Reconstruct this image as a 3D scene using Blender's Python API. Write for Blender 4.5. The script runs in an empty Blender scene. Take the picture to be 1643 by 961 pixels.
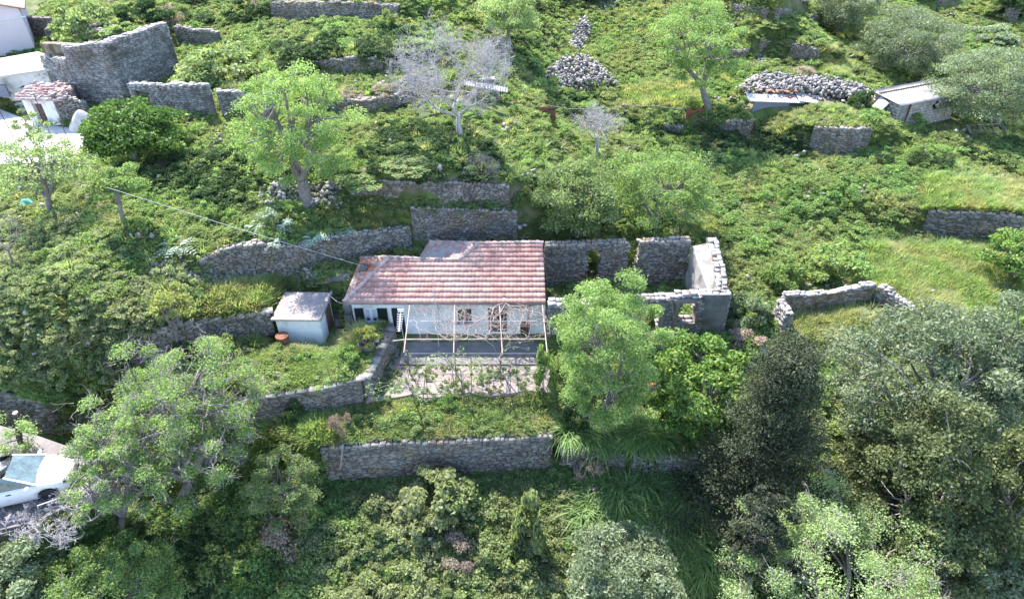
import bpy, bmesh, math, random
import numpy as np
from mathutils import Vector, Matrix, Euler
R = math.radians
random.seed(7)
SC = bpy.context.scene
COL = SC.collection

# ------------------------------------------------------------------ camera
CAM_Z = 20.9; PITCH = R(36); FPX = 1050.0; PW, PH = 1643.0, 961.0
cam_d = bpy.data.cameras.new('camera'); cam = bpy.data.objects.new('camera', cam_d); COL.objects.link(cam)
cam.location = (0, 0, CAM_Z); cam.rotation_euler = (R(90)-PITCH, 0, 0)
cam_d.sensor_fit = 'HORIZONTAL'; cam_d.angle = 2*math.atan(PW/2/FPX)
cam_d.clip_end = 2000; cam_d.clip_start = 0.5
SC.camera = cam
# ------------------------------------------------------------------ light
SUN_EL = R(54); SUN_AZ = R(-30)          # azimuth from +Y towards +X
w = bpy.data.worlds.new('World'); SC.world = w; w.use_nodes = True
nt = w.node_tree; bg = nt.nodes['Background']
sky = nt.nodes.new('ShaderNodeTexSky'); sky.sky_type = 'NISHITA'; sky.sun_disc = False
sky.sun_elevation = SUN_EL; sky.sun_rotation = SUN_AZ % (2*math.pi)
sky.air_density = 1.0; sky.dust_density = 0.6; sky.ozone_density = 1.6
nt.links.new(sky.outputs[0], bg.inputs[0]); bg.inputs[1].default_value = 0.15
sd = bpy.data.lights.new('sun', 'SUN'); sd.energy = 4.0; sd.angle = R(0.55); sd.color = (1.0, 0.94, 0.86)
sun = bpy.data.objects.new('sun', sd); COL.objects.link(sun)
sdir = Vector((math.sin(SUN_AZ)*math.cos(SUN_EL), math.cos(SUN_AZ)*math.cos(SUN_EL), math.sin(SUN_EL)))
sun.rotation_euler = (-sdir).to_track_quat('-Z', 'Y').to_euler(); sun.location = (0, 30, 60)
SC.view_settings.view_transform = 'Standard'; SC.view_settings.look = 'None'
SC.view_settings.gamma = 1.0; SC.view_settings.use_curve_mapping = False
SC.view_settings.exposure = 1.88
SC.render.engine = 'CYCLES'
SC.cycles.max_bounces = 6; SC.cycles.diffuse_bounces = 3; SC.cycles.transmission_bounces = 4; SC.cycles.glossy_bounces = 2
SC.cycles.transparent_max_bounces = 4

# ------------------------------------------------------------------ camera maths: photo pixel -> world ray
SP, CP = math.sin(PITCH), math.cos(PITCH)
def ray(px, py):
    u = (np.asarray(px, float)-PW/2)/FPX; v = (np.asarray(py, float)-PH/2)/FPX
    return u, CP - v*SP, -(SP + v*CP)          # per unit of depth
def at_z(px, py, z):
    u, f, d = ray(px, py); t = (z-CAM_Z)/d
    return Vector((u*t, f*t, z))
def at_y(px, py, Y):
    u, f, d = ray(px, py); t = Y/f
    return Vector((u*t, Y, CAM_Z+d*t))
def scale_at(p):                                # photo pixels per metre at a point
    dep = p[1]*CP + (CAM_Z-p[2])*SP
    return FPX/dep
def proj(p):
    dep = p[1]*CP + (CAM_Z-p[2])*SP
    vv = -((p[2]-CAM_Z)*CP + p[1]*SP)/dep
    return PW/2 + FPX*p[0]/dep, PH/2 + FPX*vv

# ------------------------------------------------------------------ terrain
def smooth(t): t = np.clip(t, 0, 1); return t*t*(3-2*t)
_rng = np.random.default_rng(3)
_NA = _rng.uniform(-math.pi, math.pi, (40, 2)); _NK = []
for i in range(40):
    a = _rng.uniform(0, math.pi*2); k = 0.12*1.16**i
    _NK.append((math.cos(a)*k, math.sin(a)*k))
_NK = np.array(_NK)
def wave(x, y, i0, i1, ph=0):
    s = 0
    for i in range(i0, i1): s = s + np.sin(x*_NK[i,0]+y*_NK[i,1]+_NA[i,0]+ph*1.7*(i+1))
    return s/math.sqrt(max(1, i1-i0))
BY = [-200, -60, -10, 6, 11, 14.5, 18.5, 20, 30, 62, 120, 400]
BZ = [-60, -24, -12, -7.6, -5.8, -4.4, -3.1, -2.75, -1.75, 1.7, 16, 95]
MODS = []
def height(X, Y, upto=None):
    X = np.asarray(X, float); Y = np.asarray(Y, float)
    z = np.interp(Y, BY, BZ) + 0.10*wave(X, Y, 4, 12) + 0.05*wave(X, Y, 14, 22)
    for m in MODS[:upto]: z = m(X, Y, z)
    return z
def add_step(xs, ys, hs, decay=None, widen=0.55, wmax=5.0, back=1e9, sharp=.28):
    xs, ys, hs = map(np.array, (xs, ys, hs)); o = np.argsort(xs); xs, ys, hs = xs[o], ys[o], hs[o]
    def m(X, Y, z):
        lat = np.maximum(0, np.maximum(xs[0]-X, X-xs[-1]))
        wd = np.minimum(sharp + widen*lat, wmax)
        h = np.interp(X, xs, hs)
        if decay: h = h*np.exp(-(lat/decay)**2)
        dy = Y - np.interp(X, xs, ys) - 0.12
        s = smooth(dy/wd)
        if back < 1e8: s = s*(1-smooth((dy-back)/(back*1.2)))
        return z + h*s
    MODS.append(m)
def add_pad(poly, zval, blend=0.3, slope=None):
    P = np.array([(p[0], p[1]) for p in poly])
    def m(X, Y, z):
        d = sdist(P, X, Y)
        t = smooth(1 - d/blend)
        zv = zval if slope is None else zval + slope[0]*(X-P[0,0]) + slope[1]*(Y-P[0,1])
        return z*(1-t) + zv*t
    MODS.append(m)
def sdist(P, X, Y):                             # distance outside polygon (0 inside)
    X = np.asarray(X, float); Y = np.asarray(Y, float)
    ins = inpoly(P, X, Y); d = np.full(X.shape, 1e9)
    n = len(P)
    for i in range(n):
        a, b = P[i], P[(i+1) % n]; e = b-a; L = e.dot(e)+1e-9
        t = np.clip(((X-a[0])*e[0]+(Y-a[1])*e[1])/L, 0, 1)
        d = np.minimum(d, np.hypot(X-a[0]-t*e[0], Y-a[1]-t*e[1]))
    return np.where(ins, 0, d)
def inpoly(P, X, Y):
    X = np.asarray(X, float); Y = np.asarray(Y, float); ins = np.zeros(X.shape, bool); n = len(P)
    for i in range(n):
        x0, y0 = P[i][0], P[i][1]; x1, y1 = P[(i+1) % n][0], P[(i+1) % n][1]
        c = ((y0 > Y) != (y1 > Y)) & (X < (x1-x0)*(Y-y0)/((y1-y0) if y1 != y0 else 1e-9)+x0)
        ins ^= c
    return ins
def hits(px, py, upto=None):
    px = np.atleast_1d(np.asarray(px, float)); py = np.atleast_1d(np.asarray(py, float))
    u, f, d = ray(px, py); t = np.full(px.shape, 12.0); T = np.full(px.shape, 200.0)
    done = np.zeros(px.shape, bool)
    for tt in np.arange(12, 160, 0.25):
        g = ~done
        if not g.any(): break
        z = CAM_Z + d[g]*tt; h = height(u[g]*tt, f[g]*tt, upto)
        b = z < h; idx = np.where(g)[0][b]
        T[idx] = tt; done[idx] = True
    lo, hi = T-0.25, T.copy()
    for _ in range(7):
        mid = (lo+hi)/2; under = CAM_Z+d*mid < height(u*mid, f*mid, upto)
        hi = np.where(under, mid, hi); lo = np.where(under, lo, mid)
    return np.stack([u*hi, f*hi, CAM_Z+d*hi], 1)
def hit(px, py): return Vector(hits(px, py)[0])
def gz(x, y): return float(height(np.array([x]), np.array([y]))[0])
def ztop(p, py):                                # height of the point above p that shows at photo row py
    u, f, d = ray(0, py); return CAM_Z + d*p[1]/f

# ------------------------------------------------------------------ materials
MATS = {}
def lin(c):
    return tuple((x/12.92 if x <= .04045 else ((x+.055)/1.055)**2.4) for x in c)
def mat_base(name):
    m = bpy.data.materials.new(name); m.use_nodes = True; MATS[name] = m
    n = m.node_tree; b = n.nodes['Principled BSDF']; return m, n, b
def mat_noise(name, c1, c2, scale=3, rough=.9, bump=.0, bscale=20, c3=None, detail=6, spec=.3, metal=0, attr=None, lo=.35, hi=.65, c4=None, s2=None):
    m, n, b = mat_base(name); L = n.links
    tc = n.nodes.new('ShaderNodeTexCoord'); nz = n.nodes.new('ShaderNodeTexNoise')
    nz.inputs['Scale'].default_value = scale; nz.inputs['Detail'].default_value = detail; nz.inputs['Roughness'].default_value = .65
    L.new(tc.outputs['Object'], nz.inputs['Vector'])
    cr = n.nodes.new('ShaderNodeValToRGB'); e = cr.color_ramp.elements
    e[0].position = lo; e[0].color = (*c1, 1); e[1].position = hi; e[1].color = (*c2, 1)
    if c3: x = e.new((lo+hi)/2); x.color = (*c3, 1)
    L.new(nz.outputs['Fac'], cr.inputs[0]); out = cr.outputs[0]
    if c4:
        n2 = n.nodes.new('ShaderNodeTexNoise'); n2.inputs['Scale'].default_value = s2 or scale*.3; n2.inputs['Detail'].default_value = 5
        L.new(tc.outputs['Object'], n2.inputs['Vector'])
        r2 = n.nodes.new('ShaderNodeValToRGB'); r2.color_ramp.elements[0].position = .5; r2.color_ramp.elements[1].position = .62
        L.new(n2.outputs['Fac'], r2.inputs[0]); mx = n.nodes.new('ShaderNodeMix'); mx.data_type = 'RGBA'
        L.new(r2.outputs[0], mx.inputs[0]); L.new(out, mx.inputs[6]); mx.inputs[7].default_value = (*c4, 1); out = mx.outputs[2]
    if attr:
        at = n.nodes.new('ShaderNodeAttribute'); at.attribute_name = 't'
        mr = n.nodes.new('ShaderNodeMapRange'); mr.clamp = False; mr.inputs[3].default_value = attr[0]; mr.inputs[4].default_value = attr[1]
        L.new(at.outputs['Fac'], mr.inputs[0]); mx = n.nodes.new('ShaderNodeVectorMath'); mx.operation = 'SCALE'
        L.new(out, mx.inputs[0]); L.new(mr.outputs[0], mx.inputs['Scale']); out = mx.outputs[0]
    L.new(out, b.inputs['Base Color'])
    b.inputs['Roughness'].default_value = rough; b.inputs['Specular IOR Level'].default_value = spec; b.inputs['Metallic'].default_value = metal
    if bump:
        bn = n.nodes.new('ShaderNodeTexNoise'); bn.inputs['Scale'].default_value = bscale; bn.inputs['Detail'].default_value = 4
        L.new(tc.outputs['Object'], bn.inputs['Vector']); bp = n.nodes.new('ShaderNodeBump'); bp.inputs['Strength'].default_value = bump
        bp.inputs['Distance'].default_value = .05; L.new(bn.outputs['Fac'], bp.inputs['Height']); L.new(bp.outputs[0], b.inputs['Normal'])
    return m
def mat_leaf(name, c1, c2, trans=.35, rough=.55, patch=None, spec=.25, pscale=.35):
    """leaf colour runs from c1 to c2 from leaf to leaf; patch = second species colour in drifts over the ground"""
    def soft(c, k):                              # muted, dusty Mediterranean greens
        l = .25*c[0]+.65*c[1]+.1*c[2]; return tuple((x*.86+l*.14)*k+.004 for x in c)
    c1, c2 = soft(c1, 1.42), soft(c2, 1.45); trans = min(.5, trans+.14)
    if patch: patch = soft(patch, 1.35)
    m, n, b = mat_base(name); L = n.links
    at = n.nodes.new('ShaderNodeAttribute'); at.attribute_name = 't'
    mx = n.nodes.new('ShaderNodeMix'); mx.data_type = 'RGBA'; L.new(at.outputs['Fac'], mx.inputs[0])
    mx.inputs[6].default_value = (*c1, 1); mx.inputs[7].default_value = (*c2, 1); out = mx.outputs[2]
    if patch:
        g = n.nodes.new('ShaderNodeNewGeometry'); nz = n.nodes.new('ShaderNodeTexNoise'); nz.inputs['Scale'].default_value = pscale; nz.inputs['Detail'].default_value = 3
        L.new(g.outputs['Position'], nz.inputs['Vector']); cr = n.nodes.new('ShaderNodeValToRGB')
        cr.color_ramp.elements[0].position = .42; cr.color_ramp.elements[1].position = .60
        L.new(nz.outputs['Fac'], cr.inputs[0]); m2 = n.nodes.new('ShaderNodeMix'); m2.data_type = 'RGBA'
        L.new(cr.outputs[0], m2.inputs[0]); L.new(out, m2.inputs[6]); m2.inputs[7].default_value = (*patch, 1); out = m2.outputs[2]
    oi = n.nodes.new('ShaderNodeObjectInfo'); mr = n.nodes.new('ShaderNodeMapRange'); mr.inputs[3].default_value = .8; mr.inputs[4].default_value = 1.2
    L.new(oi.outputs['Random'], mr.inputs[0]); vm = n.nodes.new('ShaderNodeVectorMath'); vm.operation = 'SCALE'
    L.new(out, vm.inputs[0]); L.new(mr.outputs[0], vm.inputs['Scale']); out = vm.outputs[0]
    L.new(out, b.inputs['Base Color']); b.inputs['Roughness'].default_value = rough; b.inputs['Specular IOR Level'].default_value = spec
    tr = n.nodes.new('ShaderNodeBsdfTranslucent'); v2 = n.nodes.new('ShaderNodeVectorMath'); v2.operation = 'MULTIPLY'
    L.new(out, v2.inputs[0]); v2.inputs[1].default_value = (1.30, 1.32, .85); L.new(v2.outputs[0], tr.inputs[0])
    ms = n.nodes.new('ShaderNodeMixShader'); ms.inputs[0].default_value = trans
    L.new(b.outputs[0], ms.inputs[1]); L.new(tr.outputs[0], ms.inputs[2]); L.new(ms.outputs[0], n.nodes['Material Output'].inputs[0])
    return m
def mat_flat(name, c, rough=.5, metal=0, spec=.5, var=.12):
    return mat_noise(name, tuple(x*(1-var) for x in c), tuple(min(1, x*(1+var)) for x in c), 4, rough, metal=metal, spec=spec)

M = dict(
 stone=mat_noise('dry_stone', (.15,.135,.125), (.29,.265,.245), 2.2, bump=.5, bscale=14, attr=(.6,1.4), c4=(.22,.18,.14), s2=.9),
 mortar=mat_noise('old_mortar', (.21,.20,.205), (.36,.345,.34), 2.5, bump=.6, bscale=12, attr=(.65,1.3), c4=(.17,.155,.14), s2=.7),
 inner=mat_noise('stained_render', (.24,.225,.22), (.40,.38,.37), 1.5, bump=.4, c4=(.18,.165,.155), s2=1.3),
 pointing=mat_noise('lime_pointing', (.14,.13,.125), (.22,.20,.195), 3, bump=.5),
 joint=mat_noise('wall_core', (.07,.065,.055), (.15,.135,.115), 3),
 rubble=mat_noise('rubble_stone', (.20,.19,.185), (.36,.34,.33), 2.5, bump=.5, attr=(.45,1.35)),
 plaster=mat_noise('white_plaster', (.74,.76,.80), (.84,.85,.87), 1.6, bump=.15, c4=(.62,.62,.61), s2=1.4),
 whitewash=mat_noise('whitewash', (.66,.67,.70), (.80,.80,.82), 1.2, bump=.2, c4=(.52,.50,.48), s2=1.6),
 pinkwall=mat_noise('pink_render', (.66,.56,.60), (.72,.61,.66), .8, bump=.05),
 tile=mat_noise('clay_tile', (.40,.215,.18), (.50,.295,.25), 1.3, rough=.9, attr=(.80,1.16), c4=(.44,.29,.25), s2=.6, spec=.15),
 ridge=mat_noise('ridge_tile', (.38,.26,.24), (.52,.40,.37), 3, attr=(.7,1.15), c4=(.30,.28,.26), s2=2),
 orange_tile=mat_noise('orange_tile', (.45,.17,.10), (.62,.27,.17), 1.8, attr=(.75,1.2), c4=(.55,.36,.30), s2=1.2),
 pale_tile=mat_noise('weathered_tile', (.38,.235,.215), (.48,.33,.30), 1.8, attr=(.8,1.15), c4=(.42,.40,.38), s2=1.4),
 concrete=mat_noise('concrete', (.21,.165,.16), (.30,.25,.24), 1.3, bump=.2, c4=(.20,.18,.15), s2=.9),
 white_conc=mat_noise('white_concrete', (.48,.46,.45), (.60,.58,.57), 1.1, bump=.1),
 slab=mat_noise('shed_roof_concrete', (.26,.22,.215), (.36,.31,.30), 2.2, bump=.3, c4=(.30,.27,.27), s2=1.1),
 flag=mat_noise('flagstone', (.20,.185,.185), (.32,.30,.29), 1.5, bump=.3, attr=(.75,1.2)),
 dark_green=mat_flat('dark_green_paint', (.012,.022,.022), .5),
 door=mat_flat('blue_black_paint', (.02,.025,.04), .5),
 frame=mat_flat('white_paint', (.74,.75,.77), .5),
 glass=mat_noise('window_glass', (.03,.04,.05), (.08,.09,.11), 2, rough=.12, spec=.6),
 curtain=mat_flat('lace_curtain', (.55,.56,.60), .9),
 sill=mat_flat('sill_grey', (.18,.19,.24), .8),
 wood=mat_noise('weathered_wood', (.28,.22,.20), (.42,.34,.32), 5),
 wood_dark=mat_noise('brown_wood', (.10,.06,.04), (.19,.12,.08), 5),
 rust=mat_noise('rusty_steel', (.13,.05,.035), (.24,.10,.065), 4, c4=(.09,.05,.04), s2=3),
 iron=mat_noise('dark_iron', (.07,.055,.06), (.14,.12,.12), 5, rough=.7),
 galv=mat_noise('galvanised_sheet', (.17,.17,.185), (.27,.27,.285), 1.4, rough=.75, spec=.5, metal=.3, c4=(.36,.32,.32), s2=1.5),
 galv_white=mat_noise('white_sheet', (.42,.43,.46), (.55,.56,.58), 1.4, rough=.5, c4=(.42,.25,.20), s2=1.3),
 asphalt=mat_noise('road_asphalt', (.13,.115,.115), (.21,.185,.185), 2.2, bump=.3, c4=(.24,.21,.20), s2=.6),
 bark=mat_noise('dark_bark', (.05,.04,.035), (.11,.09,.08), 8, bump=.5),
 greybark=mat_noise('grey_bark', (.16,.14,.14), (.28,.25,.25), 6, bump=.4),
 barewood=mat_noise('bleached_branch', (.32,.30,.31), (.48,.45,.46), 5),
 vinewood=mat_noise('vine_wood', (.20,.16,.15), (.36,.30,.28), 7),
 blue=mat_flat('blue_plastic', (.05,.28,.62), .4), green_pl=mat_flat('green_plastic', (.03,.36,.27), .4),
 rubber=mat_flat('black_rubber', (.02,.02,.022), .75), net=mat_flat('orange_net', (.26,.08,.045), .8),
 greennet=mat_flat('green_net', (.12,.36,.28), .8),
 cable=mat_flat('cable_grey', (.45,.46,.48), .6), block=mat_noise('cinder_block', (.33,.29,.28), (.44,.40,.38), 2, attr=(.85,1.1)),
 tarp=mat_noise('grey_tarpaulin', (.38,.37,.36), (.56,.54,.52), 2.5, bump=.6, bscale=5),
 terracotta=mat_flat('terracotta_orange', (.60,.20,.07), .8), pot=mat_flat('dark_pot', (.16,.16,.18), .8), soil=mat_flat('potting_soil', (.05,.035,.025), .95),
 soiled=mat_noise('stained_concrete', (.11,.085,.055), (.28,.24,.20), 3, c4=(.09,.075,.04), s2=1.2),
)
# leaves: (dark leaf, light leaf)
LF = dict(
 bramble=mat_leaf('bramble_leaf', (.09,.13,.05), (.245,.295,.13), patch=(.215,.24,.125)),
 fresh=mat_leaf('fresh_leaf', (.08,.155,.04), (.20,.31,.09), patch=(.19,.245,.08)),
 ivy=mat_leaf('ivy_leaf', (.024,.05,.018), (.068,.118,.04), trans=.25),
 grass=mat_leaf('grass_blade', (.13,.205,.05), (.25,.325,.10), patch=(.28,.29,.12), trans=.32, pscale=.5),
 weed=mat_leaf('weed_leaf', (.085,.155,.045), (.19,.28,.085), patch=(.19,.225,.085), trans=.33, pscale=.22),
 dry=mat_leaf('dry_stalk', (.20,.15,.13), (.34,.27,.25), trans=.2),
 almond=mat_leaf('spring_leaf', (.11,.19,.045), (.23,.33,.10), trans=.34),
 citrus=mat_leaf('citrus_leaf', (.028,.085,.015), (.12,.22,.03), trans=.25, rough=.5, spec=.3),
 citrus_tip=mat_leaf('citrus_new_leaf', (.14,.21,.03), (.27,.34,.07), trans=.35),
 olive=mat_leaf('olive_leaf', (.09,.125,.06), (.215,.265,.155), trans=.2, rough=.5),
 carob=mat_leaf('carob_leaf', (.03,.05,.018), (.12,.145,.05), trans=.2),
 conifer=mat_leaf('cypress_leaf', (.020,.030,.016), (.070,.086,.045), trans=.15, rough=.8),
 reed=mat_leaf('reed_leaf', (.075,.145,.04), (.21,.32,.10), trans=.35),
 silver=mat_leaf('silver_leaf', (.20,.28,.22), (.38,.47,.40), trans=.2),
 yellow=mat_leaf('yellow_green_leaf', (.15,.18,.04), (.28,.31,.08), trans=.3),
 pale=mat_leaf('pale_leaf', (.12,.18,.065), (.25,.32,.13), trans=.35),
 flower=mat_leaf('yellow_flower', (.65,.55,.02), (.80,.70,.05), trans=.2),
)

# ------------------------------------------------------------------ mesh helpers
def np_mesh(name, V, F, mat, t=None, parent=None, smooth_=False, link=True, mats=None, mi=None):
    V = np.asarray(V, np.float32); F = np.asarray(F, np.int32); me = bpy.data.meshes.new(name)
    n, k = F.shape
    me.vertices.add(len(V)); me.vertices.foreach_set('co', V.ravel())
    me.loops.add(n*k); me.loops.foreach_set('vertex_index', F.ravel())
    me.polygons.add(n); me.polygons.foreach_set('loop_start', np.arange(0, n*k, k, dtype=np.int32))
    if mats:
        for q in mats: me.materials.append(q)
        me.polygons.foreach_set('material_index', np.asarray(mi, np.int32))
    else: me.materials.append(mat)
    if t is not None:
        a = me.attributes.new('t', 'FLOAT', 'POINT'); a.data.foreach_set('value', np.asarray(t, np.float32))
    if smooth_: me.polygons.foreach_set('use_smooth', np.ones(n, bool))
    me.update(calc_edges=True)
    o = bpy.data.objects.new(name, me)
    if link: COL.objects.link(o)
    if parent is not None: o.parent = parent
    return o
LABELS = []
def tag(o, label, cat=None, group=None, kind=None):
    if label: o['label'] = label
    if cat: o['category'] = cat
    if group: o['group'] = group
    if kind: o['kind'] = kind
    LABELS.append(label); return o
def empty(name, loc, label=None, cat=None, group=None, rz=0, kind=None):
    o = bpy.data.objects.new(name, None); COL.objects.link(o); o.location = loc; o.rotation_euler = (0,0,rz); o.empty_display_size = .2
    if label: tag(o, label, cat, group, kind)
    return o
class MB:                                        # collects boxes, bars and sheets, builds ONE mesh object
    def __init__(s): s.b = bmesh.new()
    def box(s, c, size, rz=0, rot=None, bev=0):
        g = bmesh.ops.create_cube(s.b, size=1); mt = Matrix.Translation(c) @ (rot.to_matrix().to_4x4() if rot else Matrix.Rotation(rz, 4, 'Z')) @ Matrix.Diagonal((*size, 1))
        bmesh.ops.transform(s.b, matrix=mt, verts=g['verts'])
        if bev:
            ed = list({e for v in g['verts'] for e in v.link_edges}); bmesh.ops.bevel(s.b, geom=ed, offset=bev, segments=2, affect='EDGES')
        return s
    def bar(s, a, b, r, r2=None, seg=8):
        a, b = Vector(a), Vector(b); d = b-a; q = d.to_track_quat('Z', 'Y')
        bmesh.ops.create_cone(s.b, cap_ends=True, segments=seg, radius1=r, radius2=r if r2 is None else r2, depth=d.length, matrix=Matrix.Translation((a+b)/2) @ q.to_matrix().to_4x4())
        return s
    def beam(s, a, b, w_, h_):
        a, b = Vector(a), Vector(b); d = b-a; q = d.to_track_quat('X', 'Z')
        return s.box((a+b)/2, (d.length, w_, h_), rot=q)
    def prism(s, pts, z0, z1):
        lo = [s.b.verts.new((p[0], p[1], z0)) for p in pts]; hi = [s.b.verts.new((p[0], p[1], z1)) for p in pts]
        n = len(pts); s.b.faces.new(lo[::-1]); s.b.faces.new(hi)
        for i in range(n): s.b.faces.new((lo[i], lo[(i+1) % n], hi[(i+1) % n], hi[i]))
        return s
    def slabq(s, pts, th, d=(0,0,-1)):            # thick polygon
        d = Vector(d)*th; hi = [s.b.verts.new(p) for p in pts]; lo = [s.b.verts.new(Vector(p)+d) for p in pts]
        n = len(pts); s.b.faces.new(hi); s.b.faces.new(lo[::-1])
        for i in range(n): s.b.faces.new((hi[i], lo[i], lo[(i+1) % n], hi[(i+1) % n]))
        return s
    def ball(s, c, r, sc=(1,1,1), seg=16):
        bmesh.ops.create_uvsphere(s.b, u_segments=seg, v_segments=seg//2+2, radius=r, matrix=Matrix.Translation(c) @ Matrix.Diagonal((*sc, 1))); return s
    def lathe(s, prof, c=(0,0,0), seg=20, axis='Z'):
        rings = []
        for r, z in prof:
            ring = []
            for i in range(seg):
                a = 2*math.pi*i/seg; p = (r*math.cos(a), r*math.sin(a), z)
                if axis == 'Y': p = (p[0], p[2], p[1])
                ring.append(s.b.verts.new(Vector(p)+Vector(c)))
            rings.append(ring)
        for a, b in zip(rings, rings[1:]):
            for i in range(seg): s.b.faces.new((a[i], a[(i+1) % seg], b[(i+1) % seg], b[i]))
        s.b.faces.new(rings[0][::-1]); s.b.faces.new(rings[-1]); return s
    def build(s, name, mat, parent=None, smooth_=False, label=None):
        bmesh.ops.recalc_face_normals(s.b, faces=s.b.faces)
        me = bpy.data.meshes.new(name); s.b.to_mesh(me); s.b.free(); me.materials.append(mat)
        if smooth_:
            for p in me.polygons: p.use_smooth = True
        o = bpy.data.objects.new(name, me); COL.objects.link(o); o.parent = parent
        if label: o['label'] = label
        return o
def tubes(paths, nseg=5):
    """paths: list of (points (k,3), radii (k,)) -> V,F"""
    Vs, Fs, off = [], [], 0
    ang = np.arange(nseg)*2*math.pi/nseg; ca, sa = np.cos(ang), np.sin(ang)
    for P, r in paths:
        P = np.asarray(P, float); r = np.asarray(r, float); k = len(P)
        T = np.gradient(P, axis=0); T /= (np.linalg.norm(T, axis=1, keepdims=True)+1e-9)
        ref = np.array([0,0,1.0]) if abs(T[0,2]) < .9 else np.array([1.0,0,0])
        A = np.cross(T, ref); A /= (np.linalg.norm(A, axis=1, keepdims=True)+1e-9); B = np.cross(T, A)
        V = P[:,None,:] + r[:,None,None]*(A[:,None,:]*ca[None,:,None] + B[:,None,:]*sa[None,:,None])
        Vs.append(V.reshape(-1,3)); i = np.arange(k-1)[:,None]*nseg; j = np.arange(nseg)[None,:]; j2 = (j+1) % nseg
        F = np.stack([i+j, i+j2, i+nseg+j2, i+nseg+j], -1).reshape(-1,4) + off
        Fs.append(F); off += k*nseg
    return np.concatenate(Vs), np.concatenate(Fs)

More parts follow.
